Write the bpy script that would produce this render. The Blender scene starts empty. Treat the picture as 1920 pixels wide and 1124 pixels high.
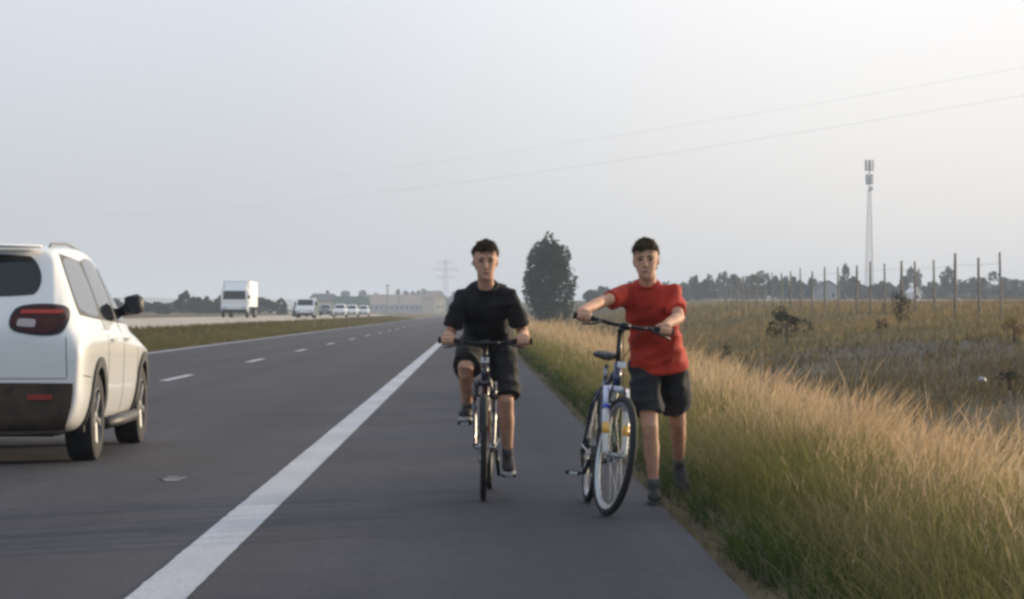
import bpy, bmesh, math, random
import numpy as np
from mathutils import Vector, Matrix, noise
from mathutils.bvhtree import BVHTree

R = math.radians
SC = bpy.context.scene
COL = SC.collection

# ------------------------------------------------------------------ camera
CAM_H = 1.16
cam_data = bpy.data.cameras.new('camera')
cam_data.sensor_width = 36.0
cam_data.lens = 90.0
cam_data.clip_start = 0.1
cam_data.clip_end = 30000.0
cam = bpy.data.objects.new('camera', cam_data)
COL.objects.link(cam)
cam.location = (0, 0, CAM_H)
cam.rotation_euler = (R(90 + 0.275), 0, R(-0.836))
SC.camera = cam

# ------------------------------------------------------------------ sky and sun
SUN_AZ = 56.0      # degrees to the right of the road direction
SUN_EL = 7.5
world = bpy.data.worlds.new('World')
SC.world = world
world.use_nodes = True
wn = world.node_tree
wn.nodes.clear()
w_out = wn.nodes.new('ShaderNodeOutputWorld')
w_bg = wn.nodes.new('ShaderNodeBackground')
w_sky = wn.nodes.new('ShaderNodeTexSky')
w_sky.sky_type = 'NISHITA'
w_sky.sun_disc = False
w_sky.sun_elevation = R(SUN_EL)
w_sky.sun_rotation = R(SUN_AZ)
w_sky.altitude = 100
w_sky.air_density = 1.0
w_sky.dust_density = 1.6
w_sky.ozone_density = 1.0
w_hsv = wn.nodes.new('ShaderNodeHueSaturation')
w_hsv.inputs['Saturation'].default_value = 0.55
w_mix = wn.nodes.new('ShaderNodeMix')
w_mix.data_type = 'RGBA'
w_mix.inputs['Factor'].default_value = 0.66
# thin veil of high cloud: whiter and warmer towards the sun, duller in the ground haze
w_tc = wn.nodes.new('ShaderNodeTexCoord')
w_dot = wn.nodes.new('ShaderNodeVectorMath'); w_dot.operation = 'DOT_PRODUCT'
w_dot.inputs[1].default_value = (math.sin(R(SUN_AZ)) * math.cos(R(SUN_EL)), math.cos(R(SUN_AZ)) * math.cos(R(SUN_EL)), math.sin(R(SUN_EL)))
wn.links.new(w_tc.outputs['Generated'], w_dot.inputs[0])
w_ramp = wn.nodes.new('ShaderNodeValToRGB'); w_ramp.color_ramp.interpolation = 'EASE'
_el = w_ramp.color_ramp.elements
_el[0].position = 0.0; _el[0].color = (.45, .53, .65, 1)
_el[1].position = 1.0; _el[1].color = (1.0, .92, .80, 1)
_e = _el.new(.20); _e.color = (.46, .54, .66, 1)
_e = _el.new(.46); _e.color = (.61, .645, .725, 1)
_e = _el.new(.70); _e.color = (.90, .875, .885, 1)
wn.links.new(w_dot.outputs['Value'], w_ramp.inputs['Fac'])
w_sep = wn.nodes.new('ShaderNodeSeparateXYZ'); wn.links.new(w_tc.outputs['Generated'], w_sep.inputs[0])
w_mr = wn.nodes.new('ShaderNodeMapRange'); w_mr.interpolation_type = 'SMOOTHSTEP'
for _k, _v in (('From Min', -.02), ('From Max', .16), ('To Min', 9.6), ('To Max', 14.9)): w_mr.inputs[_k].default_value = _v
wn.links.new(w_sep.outputs['Z'], w_mr.inputs['Value'])
w_sc = wn.nodes.new('ShaderNodeVectorMath'); w_sc.operation = 'SCALE'
wn.links.new(w_ramp.outputs['Color'], w_sc.inputs[0]); wn.links.new(w_mr.outputs['Result'], w_sc.inputs['Scale'])
wn.links.new(w_sc.outputs['Vector'], w_mix.inputs['B'])
wn.links.new(w_sky.outputs['Color'], w_hsv.inputs['Color'])
wn.links.new(w_hsv.outputs['Color'], w_mix.inputs['A'])
wn.links.new(w_mix.outputs['Result'], w_bg.inputs['Color'])
w_bg.inputs['Strength'].default_value = 0.094
wn.links.new(w_bg.outputs['Background'], w_out.inputs['Surface'])

sun_data = bpy.data.lights.new('sun', 'SUN')
sun_data.energy = 5.0
sun_data.angle = R(1.0)
sun_data.color = (1.0, 0.81, 0.57)
sun = bpy.data.objects.new('sun', sun_data)
COL.objects.link(sun)
_d = Vector((math.sin(R(SUN_AZ)) * math.cos(R(SUN_EL)), math.cos(R(SUN_AZ)) * math.cos(R(SUN_EL)), math.sin(R(SUN_EL))))
sun.rotation_euler = _d.to_track_quat('Z', 'Y').to_euler()
sun.location = (60, 40, 60)

SC.view_settings.view_transform = 'Standard'
SC.view_settings.look = 'None'
SC.view_settings.exposure = 0.2
SC.view_settings.gamma = 1.0
SC.view_settings.use_curve_mapping = False
SC.render.engine = 'CYCLES'
SC.cycles.use_denoising = True
SC.cycles.max_bounces = 6
SC.cycles.volume_bounces = 1
SC.cycles.transparent_max_bounces = 8
SC.cycles.pixel_filter_type = 'BLACKMAN_HARRIS'
SC.cycles.filter_width = 3.0

HAZE_D = 0.00038

# ------------------------------------------------------------------ helpers
F_PX, U0, V0 = 4800.0, 890.0, 585.0
def at(u, v, y):
    """point of the place that stands at depth y under photo pixel (u, v)"""
    return Vector(((u - U0) * y / F_PX, y, CAM_H - (v - V0) * y / F_PX))

def smooth(a, b, x):
    t = min(1.0, max(0.0, (x - a) / (b - a)))
    return t * t * (3 - 2 * t)

def tag(o, label=None, cat=None, group=None, kind=None):
    if label: o['label'] = label
    if cat: o['category'] = cat
    if group: o['group'] = group
    if kind: o['kind'] = kind
    return o

def empty(name, loc=(0, 0, 0), rot=(0, 0, 0)):
    o = bpy.data.objects.new(name, None)
    o.empty_display_size = 0.1
    o.location = loc
    o.rotation_euler = rot
    COL.objects.link(o)
    return o

MATS = {}
def mat(name, col, rough=0.6, metal=0.0, var=0.0, scale=8.0, bump=0.0, bscale=60.0, spec=0.5, coat=0.0, col2=None, trans=0.0, detail=4.0):
    if name in MATS: return MATS[name]
    m = bpy.data.materials.new(name); m.use_nodes = True
    nt = m.node_tree; b = nt.nodes['Principled BSDF']
    b.inputs['Roughness'].default_value = rough
    b.inputs['Metallic'].default_value = metal
    b.inputs['Specular IOR Level'].default_value = spec
    b.inputs['Coat Weight'].default_value = coat
    if trans: b.inputs['Transmission Weight'].default_value = trans
    tc = nt.nodes.new('ShaderNodeTexCoord')
    if var > 0 or col2:
        n = nt.nodes.new('ShaderNodeTexNoise'); n.inputs['Scale'].default_value = scale; n.inputs['Detail'].default_value = detail
        nt.links.new(tc.outputs['Object'], n.inputs['Vector'])
        r = nt.nodes.new('ShaderNodeValToRGB')
        c2 = col2 if col2 else tuple(c * (1 + var) for c in col)
        c1 = col if col2 else tuple(c * (1 - var) for c in col)
        r.color_ramp.elements[0].position = 0.32; r.color_ramp.elements[1].position = 0.68
        r.color_ramp.elements[0].color = (*c1, 1); r.color_ramp.elements[1].color = (*c2, 1)
        nt.links.new(n.outputs['Fac'], r.inputs['Fac'])
        nt.links.new(r.outputs['Color'], b.inputs['Base Color'])
    else:
        b.inputs['Base Color'].default_value = (*col, 1)
    if bump > 0:
        n2 = nt.nodes.new('ShaderNodeTexNoise'); n2.inputs['Scale'].default_value = bscale; n2.inputs['Detail'].default_value = 3
        nt.links.new(tc.outputs['Object'], n2.inputs['Vector'])
        bp = nt.nodes.new('ShaderNodeBump'); bp.inputs['Strength'].default_value = bump; bp.inputs['Distance'].default_value = 0.01
        nt.links.new(n2.outputs['Fac'], bp.inputs['Height'])
        nt.links.new(bp.outputs['Normal'], b.inputs['Normal'])
    MATS[name] = m
    return m

def leaf_mat(name, tint=(1, 1, 1), translucent=0.4, rough=0.7):
    """colour from the mesh's own leaf colours, part of the light shining through"""
    if name in MATS: return MATS[name]
    m = bpy.data.materials.new(name); m.use_nodes = True
    nt = m.node_tree; nt.nodes.clear()
    out = nt.nodes.new('ShaderNodeOutputMaterial')
    a = nt.nodes.new('ShaderNodeVertexColor'); a.layer_name = 'Col'
    mu = nt.nodes.new('ShaderNodeMix'); mu.data_type = 'RGBA'; mu.blend_type = 'MULTIPLY'; mu.inputs['Factor'].default_value = 1
    mu.inputs['B'].default_value = (*tint, 1)
    nt.links.new(a.outputs['Color'], mu.inputs['A'])
    d = nt.nodes.new('ShaderNodeBsdfDiffuse'); t = nt.nodes.new('ShaderNodeBsdfTranslucent')
    mx = nt.nodes.new('ShaderNodeMixShader'); mx.inputs[0].default_value = translucent
    nt.links.new(mu.outputs['Result'], d.inputs['Color']); nt.links.new(mu.outputs['Result'], t.inputs['Color'])
    nt.links.new(d.outputs[0], mx.inputs[1]); nt.links.new(t.outputs[0], mx.inputs[2])
    nt.links.new(mx.outputs[0], out.inputs['Surface'])
    MATS[name] = m
    return m

def link_mesh(name, me, m=None, parent=None, smooth_shade=False):
    o = bpy.data.objects.new(name, me)
    COL.objects.link(o)
    if m is not None and not me.materials: me.materials.append(m)
    if parent is not None: o.parent = parent
    if smooth_shade:
        me.polygons.foreach_set('use_smooth', [True] * len(me.polygons))
    return o

class MB:
    """collects shapes for one mesh"""
    def __init__(s): s.v = []; s.f = []
    def add(s, vs, fs):
        o = len(s.v); s.v.extend(tuple(p) for p in vs); s.f.extend(tuple(i + o for i in f) for f in fs); return s
    def box(s, c, size, M=None):
        x, y, z = size[0] / 2, size[1] / 2, size[2] / 2
        vs = [Vector((a * x, b * y, d * z)) for a in (-1, 1) for b in (-1, 1) for d in (-1, 1)]
        if M is not None: vs = [M @ p for p in vs]
        c = Vector(c)
        return s.add([p + c for p in vs], [(0, 1, 3, 2), (4, 6, 7, 5), (0, 4, 5, 1), (2, 3, 7, 6), (0, 2, 6, 4), (1, 5, 7, 3)])
    def rings(s, rings, cap=True, closed=False):
        n = len(rings[0]); vs = [p for r in rings for p in r]; fs = []
        m = len(rings)
        for i in range(m if closed else m - 1):
            j = (i + 1) % m
            for k in range(n):
                l = (k + 1) % n
                fs.append((i * n + k, i * n + l, j * n + l, j * n + k))
        if cap and not closed:
            fs.append(tuple(reversed(range(n)))); fs.append(tuple((m - 1) * n + k for k in range(n)))
        return s.add(vs, fs)
    def tube(s, pts, rad, n=10, cap=True, closed=False):
        pts = [Vector(p) for p in pts]; m = len(pts)
        if not hasattr(rad, '__len__'): rad = [rad] * m
        rings = []; prev = None
        for i, p in enumerate(pts):
            if closed: t = pts[(i + 1) % m] - pts[i - 1]
            else: t = pts[min(i + 1, m - 1)] - pts[max(i - 1, 0)]
            t.normalize()
            if prev is None:
                a = Vector((0, 0, 1)) if abs(t.z) < 0.9 else Vector((1, 0, 0))
                a = (a - t * a.dot(t)).normalized()
            else:
                a = (prev - t * prev.dot(t)).normalized()
            prev = a; b = t.cross(a)
            rings.append([p + (a * math.cos(2 * math.pi * k / n) + b * math.sin(2 * math.pi * k / n)) * rad[i] for k in range(n)])
        return s.rings(rings, cap, closed)
    def lathe(s, prof, M, n=32, closed=True):
        """profile of (radius, axial) turned about M's z axis"""
        rings = [[M @ Vector((r * math.cos(2 * math.pi * k / n), r * math.sin(2 * math.pi * k / n), z)) for r, z in prof] for k in range(n)]
        m = len(prof); vs = [p for r in rings for p in r]; fs = []
        for k in range(n):
            l = (k + 1) % n
            for i in range(m if closed else m - 1):
                j = (i + 1) % m
                fs.append((k * m + i, l * m + i, l * m + j, k * m + j))
        return s.add(vs, fs)
    def loft(s, secs, n=18, e=2.2):
        """sections (centre, half-width vector, half-depth vector)"""
        rings = []
        for c, a, b in secs:
            c, a, b = Vector(c), Vector(a), Vector(b); r = []
            for k in range(n):
                t = 2 * math.pi * k / n; ct, st = math.cos(t), math.sin(t)
                r.append(c + a * math.copysign(abs(ct) ** (2 / e), ct) + b * math.copysign(abs(st) ** (2 / e), st))
            rings.append(r)
        return s.rings(rings)
    def ball(s, c, r, n=12, M=None):
        c = Vector(c); r = Vector(r) if hasattr(r, '__len__') else Vector((r, r, r))
        rings = []
        for i in range(1, n):
            a = math.pi * i / n
            ring = [Vector((r.x * math.sin(a) * math.cos(2 * math.pi * k / n), r.y * math.sin(a) * math.sin(2 * math.pi * k / n), -r.z * math.cos(a))) for k in range(n)]
            rings.append([c + (M @ p if M is not None else p) for p in ring])
        return s.rings(rings)
    def mesh(s, name):
        me = bpy.data.meshes.new(name); me.from_pydata([tuple(p) for p in s.v], [], s.f); me.update(); return me
    def build(s, name, m, parent=None, smooth_shade=False):
        me = s.mesh(name)
        bm = bmesh.new(); bm.from_mesh(me); bmesh.ops.recalc_face_normals(bm, faces=bm.faces); bm.to_mesh(me); bm.free()
        return link_mesh(name, me, m, parent, smooth_shade)

def bake(o):
    """freeze the modifiers of an object into its mesh"""
    dg = bpy.context.evaluated_depsgraph_get()
    me = bpy.data.meshes.new_from_object(o.evaluated_get(dg))
    o.modifiers.clear(); old = o.data; o.data = me; bpy.data.meshes.remove(old)
    return o

def auto_smooth(o, ang=35):
    me = o.data
    me.polygons.foreach_set('use_smooth', [True] * len(me.polygons))
    me.set_sharp_from_angle(angle=R(ang))
    return o

def np_mesh(name, verts, tris, cols, m, parent=None):
    me = bpy.data.meshes.new(name)
    nv, nf = len(verts), len(tris)
    me.vertices.add(nv); me.vertices.foreach_set('co', verts.astype(np.float32).ravel())
    me.loops.add(nf * 3); me.loops.foreach_set('vertex_index', tris.astype(np.int32).ravel())
    me.polygons.add(nf); me.polygons.foreach_set('loop_start', np.arange(nf, dtype=np.int32) * 3)
    me.update(calc_edges=True)
    a = me.color_attributes.new('Col', 'FLOAT_COLOR', 'POINT')
    c4 = np.ones((nv, 4), np.float32); c4[:, :3] = cols
    a.data.foreach_set('color', c4.ravel())
    me.materials.append(m)
    o = bpy.data.objects.new(name, me); COL.objects.link(o)
    if parent is not None: o.parent = parent
    return o

def copy_tree(o, parent=None):
    c = o.copy(); COL.objects.link(c); c.parent = parent
    for ch in list(o.children): copy_tree(ch, c)
    return c
# ================================================================== the setting
ROAD_L, ROAD_R = -9.45, 1.12
_prof = [(-3000, .4), (-400, .5), (-60, .45), (-30, .58), (-26.6, .62), (-13.6, .33), (-11.6, .12), (-9.9, -.04), (-9.5, -.06), (1.1, -.06), (1.3, -.035),
         (2.2, -.02), (2.6, -.1), (4.0, -.7), (6, -.75), (12, -.35), (24, .5), (60, .85), (300, .9), (3000, .9)]
_px = np.array([p[0] for p in _prof]); _pz = np.array([p[1] for p in _prof])
def sstep(a, b, x):
    t = np.clip((x - a) / (b - a), 0, 1); return t * t * (3 - 2 * t)
def bend(y):
    """the far carriageway swings away to the left"""
    return -0.0004 * np.maximum(0, y - 430.0) ** 2
def ground(x, y):
    x = np.asarray(x, float); y = np.asarray(y, float)
    z = np.interp(x, _px, _pz)
    z = z + sstep(6, 24, x) * np.clip(y - 60, 0, 950) * 0.0053
    z = z + sstep(-32, -80, x) * np.clip(y - 250, 0, 900) * 0.002
    wob = (np.sin(x * .31 + y * .17) * np.sin(y * .11 - x * .07) + np.sin(x * .9 + 1.3) * np.sin(y * .63)) * .05
    return z + wob * (sstep(3.2, 8, x) + sstep(-31, -36, x))
def gz(x, y): return float(ground(x, y))

def sheet(name, xs, ys, zf, m, xshift=None, parent=None):
    X, Y = np.meshgrid(xs, ys)
    Z = zf(X, Y)
    if xshift is not None: X = X + xshift(Y)
    v = np.stack([X, Y, Z], -1).reshape(-1, 3)
    nx, ny = len(xs), len(ys); f = []
    for j in range(ny - 1):
        for i in range(nx - 1):
            a = j * nx + i
            f.append((a, a + 1, a + nx + 1, a + nx))
    me = bpy.data.meshes.new(name); me.from_pydata(v.tolist(), [], f); me.update()
    me.polygons.foreach_set('use_smooth', [True] * len(me.polygons))
    return link_mesh(name, me, m, parent)

def nodes_mat(name):
    m = bpy.data.materials.new(name); m.use_nodes = True
    MATS[name] = m
    return m, m.node_tree, m.node_tree.nodes['Principled BSDF']
def N(nt, t, **kw):
    n = nt.nodes.new(t)
    for k, v in kw.items():
        if k in n.inputs: n.inputs[k].default_value = v
        else: setattr(n, k, v)
    return n
def noise_n(nt, vec, scale, detail=4, rough=.55):
    n = N(nt, 'ShaderNodeTexNoise', Scale=scale, Detail=detail, Roughness=rough)
    nt.links.new(vec, n.inputs['Vector']); return n.outputs['Fac']
def ramp(nt, fac, stops):
    r = nt.nodes.new('ShaderNodeValToRGB'); el = r.color_ramp.elements
    while len(el) < len(stops): el.new(.5)
    for e, (p, c) in zip(el, stops): e.position = p; e.color = (*c, 1) if len(c) == 3 else c
    nt.links.new(fac, r.inputs['Fac']); return r.outputs['Color']
def mixc(nt, fac, a, b, mode='MIX'):
    m = nt.nodes.new('ShaderNodeMix'); m.data_type = 'RGBA'; m.blend_type = mode
    for s, k in ((fac, 'Factor'), (a, 'A'), (b, 'B')):
        if hasattr(s, 'links'): nt.links.new(s, m.inputs[k])
        else: m.inputs[k].default_value = s if k == 'Factor' else (*s, 1)
    return m.outputs['Result']
def mapped(nt, sc):
    tc = nt.nodes.new('ShaderNodeTexCoord'); mp = nt.nodes.new('ShaderNodeMapping')
    mp.inputs['Scale'].default_value = sc
    nt.links.new(tc.outputs['Object'], mp.inputs['Vector']); return mp.outputs['Vector']

# --- ground: dry meadow earth
m_ground, nt, b = nodes_mat('dry_meadow')
vec = mapped(nt, (1, 1, 1))
c1 = ramp(nt, noise_n(nt, vec, .09, 5), [(.3, (.085, .075, .04)), (.5, (.15, .12, .065)), (.7, (.22, .165, .095))])
c2 = ramp(nt, noise_n(nt, mapped(nt, (1, .25, 1)), .7, 6, .65), [(.35, (.06, .058, .035)), (.65, (.23, .175, .10))])
c = mixc(nt, .5, c1, c2)
nt.links.new(c, b.inputs['Base Color']); b.inputs['Roughness'].default_value = .95; b.inputs['Specular IOR Level'].default_value = .1
bp = N(nt, 'ShaderNodeBump', Strength=.6, Distance=.15); nt.links.new(noise_n(nt, vec, 2.5, 6, .7), bp.inputs['Height']); nt.links.new(bp.outputs['Normal'], b.inputs['Normal'])
xs = np.array(sorted(set(list(np.linspace(-30, 30, 121)) + [-9.9, -9.5, 1.1, 1.3, 2.2, 2.6, 4.0] + list(np.linspace(32, 120, 40)) + list(np.linspace(-120, -32, 40)) + [160, 220, 320, 500, 900, 1800, 3000, -160, -220, -320, -500, -900, -1800, -3000])))
ys = np.concatenate([np.arange(-30, 60, 1.5), np.arange(60, 330, 4), np.geomspace(330, 9000, 45)])
tag(sheet('ground', xs, ys, ground, m_ground), kind='structure')

# --- asphalt carriageway
m_road, nt, b = nodes_mat('asphalt')
vec = mapped(nt, (1, 1, 1))
fine = noise_n(nt, vec, 55, 3, .7)
base = ramp(nt, fine, [(.28, (.016, .0165, .021)), (.52, (.033, .0345, .043)), (.80, (.082, .082, .095))])
patch = ramp(nt, noise_n(nt, mapped(nt, (.55, .16, 1)), 1.0, 4), [(.30, (.74, .75, .79)), (.70, (1.24, 1.20, 1.20))])
c = mixc(nt, 1.0, base, patch, 'MULTIPLY')
bands = ramp(nt, noise_n(nt, mapped(nt, (1.6, .012, 1)), 1.0, 3), [(.35, (.86, .86, .88)), (.65, (1.12, 1.11, 1.1))])
c = mixc(nt, 1.0, c, bands, 'MULTIPLY')
tint = ramp(nt, noise_n(nt, vec, .35, 2), [(.35, (.97, 1.0, 1.06)), (.65, (1.05, .98, .97))])
c = mixc(nt, 1.0, c, tint, 'MULTIPLY')
mott = ramp(nt, noise_n(nt, mapped(nt, (1, .5, 1)), 7.0, 4, .7), [(.3, (.80, .80, .82)), (.7, (1.2, 1.19, 1.18))])
c = mixc(nt, 1.0, c, mott, 'MULTIPLY')
# darker wheel tracks in the two lanes, oil between them, a lighter dusty rim by the grass
sx = nt.nodes.new('ShaderNodeSeparateXYZ'); tcx = nt.nodes.new('ShaderNodeTexCoord'); nt.links.new(tcx.outputs['Object'], sx.inputs[0])
mrx = N(nt, 'ShaderNodeMapRange'); mrx.inputs['From Min'].default_value = -9.45; mrx.inputs['From Max'].default_value = 1.15; nt.links.new(sx.outputs['X'], mrx.inputs['Value'])
wob = N(nt, 'ShaderNodeMath', operation='MULTIPLY_ADD'); nt.links.new(noise_n(nt, mapped(nt, (.4, .06, 1)), 1.0, 3), wob.inputs[0]); wob.inputs[1].default_value = .03; nt.links.new(mrx.outputs['Result'], wob.inputs[2])
g1, g0 = (1.06, 1.06, 1.06), (.84, .84, .86)
def px_(x): return (x + 9.45) / 10.6 + .015
tr_ = ramp(nt, wob.outputs[0], [(0, (1.1, 1.1, 1.08)), (px_(-8.3), g1), (px_(-7.9), g0), (px_(-7.4), g1), (px_(-6.2), g1), (px_(-5.9), g0), (px_(-5.4), g1), (px_(-4.6), g1), (px_(-4.2), g0), (px_(-3.6), g1), (px_(-2.7), g1), (px_(-2.3), g0), (px_(-1.7), g1), (px_(.6), (1.02, 1.02, 1.04)), (px_(1.0), (1.45, 1.40, 1.28))])
c = mixc(nt, 1.0, c, tr_, 'MULTIPLY')
spot = ramp(nt, noise_n(nt, mapped(nt, (1, .45, 1)), 2.2, 2, .4), [(.66, (1, 1, 1)), (.74, (.72, .72, .74))])
c = mixc(nt, 1.0, c, spot, 'MULTIPLY')
# thin wandering cracks, sealed
vor = N(nt, 'ShaderNodeTexVoronoi', Scale=.22, feature='DISTANCE_TO_EDGE'); 
wv = nt.nodes.new('ShaderNodeVectorMath'); wv.operation = 'ADD'
nzv = N(nt, 'ShaderNodeTexNoise', Scale=1.3, Detail=4.0); nt.links.new(vec, nzv.inputs['Vector']); nt.links.new(vec, wv.inputs[0]); nt.links.new(nzv.outputs['Color'], wv.inputs[1])
nt.links.new(wv.outputs[0], vor.inputs['Vector'])
crack = ramp(nt, vor.outputs['Distance'], [(.0, (.8, .8, .8)), (.006, (1, 1, 1))])
c = mixc(nt, 1.0, c, crack, 'MULTIPLY')
nt.links.new(c, b.inputs['Base Color'])
b.inputs['Roughness'].default_value = .82; b.inputs['Specular IOR Level'].default_value = .35
bp = N(nt, 'ShaderNodeBump', Strength=.5, Distance=.006); nt.links.new(fine, bp.inputs['Height']); nt.links.new(bp.outputs['Normal'], b.inputs['Normal'])
ys = np.concatenate([np.arange(-30, 120, 1.0), np.arange(120, 1420, 20)])
rng = random.Random(3)
rv, rf = [], []
for j, y in enumerate(ys):                                   # slightly ragged outer edges, 4 cm thick slab
    el = ROAD_L + .06 * noise.noise((7, y * .3, 0)); er = ROAD_R + .05 * noise.noise((0, y * .8, 0)) + .03 * noise.noise((0, y * 4, 3))
    rv += [(el - .05, y, -.08), (el, y, 0), ((el + er) / 2, y, 0.0), (er, y, 0), (er + .05, y, -.08)]
    if j:
        a = (j - 1) * 5
        for k in range(4): rf.append((a + k, a + k + 1, a + k + 6, a + k + 5))
me = bpy.data.meshes.new('road'); me.from_pydata(rv, [], rf); me.update()
road = tag(link_mesh('road', me, m_road), kind='structure')

# --- painted markings, each its own piece on the road
m_paint, nt, b = nodes_mat('road_paint')
vec = mapped(nt, (1, 1, 1))
wear = noise_n(nt, vec, 40, 5, .75)
c = ramp(nt, wear, [(.30, (.10, .10, .11)), (.40, (.40, .41, .43)), (.65, (.55, .56, .60))])
c = mixc(nt, 1.0, c, ramp(nt, noise_n(nt, mapped(nt, (1, .3, 1)), 1.5, 3), [(.3, (.80, .80, .81)), (.7, (1.08, 1.08, 1.08))]), 'MULTIPLY')
nt.links.new(c, b.inputs['Base Color']); b.inputs['Roughness'].default_value = .7
def strip(name, x0, x1, y0, y1, step=2.0, jag=.006):
    n = max(2, int((y1 - y0) / step) + 1); v = []; f = []
    for i in range(n):
        y = y0 + (y1 - y0) * i / (n - 1)
        v += [(x0 + jag * noise.noise((x0, y * 6, 1)), y, .004), (x1 + jag * noise.noise((x1, y * 6, 5)), y, .004)]
        if i: f.append((2 * i - 2, 2 * i - 1, 2 * i + 1, 2 * i))
    me = bpy.data.meshes.new(name); me.from_pydata(v, [], f); me.update()
    return link_mesh(name, me, m_paint, road)
strip('edge_line', -1.41, -1.165, -30, 1400, .15)['label'] = 'broad solid white line between traffic lane and hard shoulder'
strip('median_edge_line', -9.22, -9.04, -30, 1400, 4)['label'] = 'worn pale line along the median side'
for k in range(-1, 26):
    strip('lane_dash', -5.30, -5.14, 43 + 16 * k, 47.2 + 16 * k, .5)

# faint pale patch added on the lane to imitate a windscreen smudge
m_smear, nt, b = nodes_mat('pale_smear')
nt.links.new(ramp(nt, noise_n(nt, mapped(nt, (1, .25, 1)), 14, 5, .8), [(.40, (.04, .04, .048)), (.62, (.26, .265, .28))]), b.inputs['Base Color']); b.inputs['Roughness'].default_value = .8
sm = MB(); vs = []
for k in range(28):
    a = 2 * math.pi * k / 28; rr = 1 + .45 * noise.noise((math.cos(a) * 1.6, math.sin(a) * 1.6, 2.2))
    vs.append((-2.085 + (.075 * math.cos(a) - .02 * math.sin(a)) * rr, 17.8 + .25 * math.sin(a) * rr, .004))
sm.add(vs, [tuple(range(28))]); sm.build('smudge_patch', m_smear, road)['label'] = 'small faint pale patch on asphalt imitating a windscreen smudge left of the white line'

# --- median with sandy edge, far carriageway
m_far, nt, b = nodes_mat('pale_concrete')
vec = mapped(nt, (1, .3, 1))
nt.links.new(ramp(nt, noise_n(nt, vec, .3, 4), [(.3, (.38, .32, .24)), (.7, (.52, .45, .36))]), b.inputs['Base Color']); b.inputs['Roughness'].default_value = .8
xs2 = np.linspace(-26.4, -13.8, 10); ys2 = np.concatenate([np.arange(20, 440, 10), np.arange(440, 1000, 15)])
tag(sheet('opposite_carriageway', xs2, ys2, lambda X, Y: np.maximum(ground(X, Y), ground(X + bend(Y), Y)) + .05, m_far, bend), kind='structure')

# --- stubble field far right, pale
m_stub, nt, b = nodes_mat('pale_stubble')
nt.links.new(ramp(nt, noise_n(nt, mapped(nt, (.2, .05, 1)), 1, 4), [(.3, (.34, .26, .17)), (.7, (.46, .37, .26))]), b.inputs['Base Color']); b.inputs['Roughness'].default_value = .95
tag(sheet('stubble_field', np.linspace(58, 260, 60), np.linspace(430, 900, 40), lambda X, Y: ground(X, Y) + .18, m_stub), kind='structure')

# --- darker brown patch of ground beyond the ditch
m_patch, nt, b = nodes_mat('dark_brown_ground')
vec = mapped(nt, (1, 1, 1))
nt.links.new(ramp(nt, noise_n(nt, vec, 1.2, 6, .7), [(.3, (.045, .040, .024)), (.7, (.10, .084, .054))]), b.inputs['Base Color']); b.inputs['Roughness'].default_value = .95
bp = N(nt, 'ShaderNodeBump', Strength=.7, Distance=.08); nt.links.new(noise_n(nt, vec, 6, 5, .7), bp.inputs['Height']); nt.links.new(bp.outputs['Normal'], b.inputs['Normal'])
sv, sf = [], []
K, J = 40, 10
for j in range(J + 1):
    for k in range(K):
        a = 2 * math.pi * k / K
        rr = (j / J) * (1 + .25 * noise.noise((math.cos(a) * 1.7, math.sin(a) * 1.7, 4)))
        x = 11.5 + 5.6 * rr * math.cos(a) + 3.0 * rr * math.sin(a); y = 66 + 36 * rr * math.sin(a)
        sv.append((x, y, gz(x, y) + .035 - .05 * (j == J)))
for j in range(J):
    for k in range(K): sf.append((j * K + k, j * K + (k + 1) % K, (j + 1) * K + (k + 1) % K, (j + 1) * K + k))
me = bpy.data.meshes.new('dark_patch'); me.from_pydata(sv, [], sf); me.update()
tag(link_mesh('dark_patch', me, m_patch), kind='structure')

# --- low wooded hills on the horizon
m_hill, nt, b = nodes_mat('far_woodland')
nt.links.new(ramp(nt, noise_n(nt, mapped(nt, (.01, .01, .03)), 1, 5), [(.3, (.03, .045, .028)), (.7, (.07, .085, .045))]), b.inputs['Base Color']); b.inputs['Roughness'].default_value = 1
hx = np.linspace(-1500, 1500, 260); hv, hf = [], []
for i, x in enumerate(hx):
    top = 21 + 5 * noise.noise((x * .0022, 0, 0)) + 1.6 * noise.noise((x * .02, 3, 0)) - 7 * smooth(-150, 200, x)
    top += 1.2 * abs(noise.noise((x * .11, 9, 0)))
    for dy, hz in ((0, -2), (120, top * .45), (300, top * .85), (420, top), (900, top * .6), (1500, -3)):
        hv.append((x, 3300 + dy + 60 * noise.noise((x * .004, 5, 0)), hz))
    if i:
        for k in range(5):
            a = (i - 1) * 6 + k; hf.append((a, a + 6, a + 7, a + 1))
me = bpy.data.meshes.new('hills'); me.from_pydata(hv, [], hf); me.update()
tag(link_mesh('hills', me, m_hill, smooth_shade=True), kind='structure')
# ================================================================== grass
RNG = np.random.default_rng(11)
def lownoise(x, y, s, seed=0.0):
    return (np.sin(x * s * 1.7 + y * s * .6 + seed) + np.sin(y * s * 1.3 - x * s * .9 + 2.1 * seed) + np.sin((x + y) * s * 2.9 + seed * 3.7) * .6 + np.sin((x * 2.3 - y * .7) * s * 1.9 + seed)) / 3.6

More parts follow.
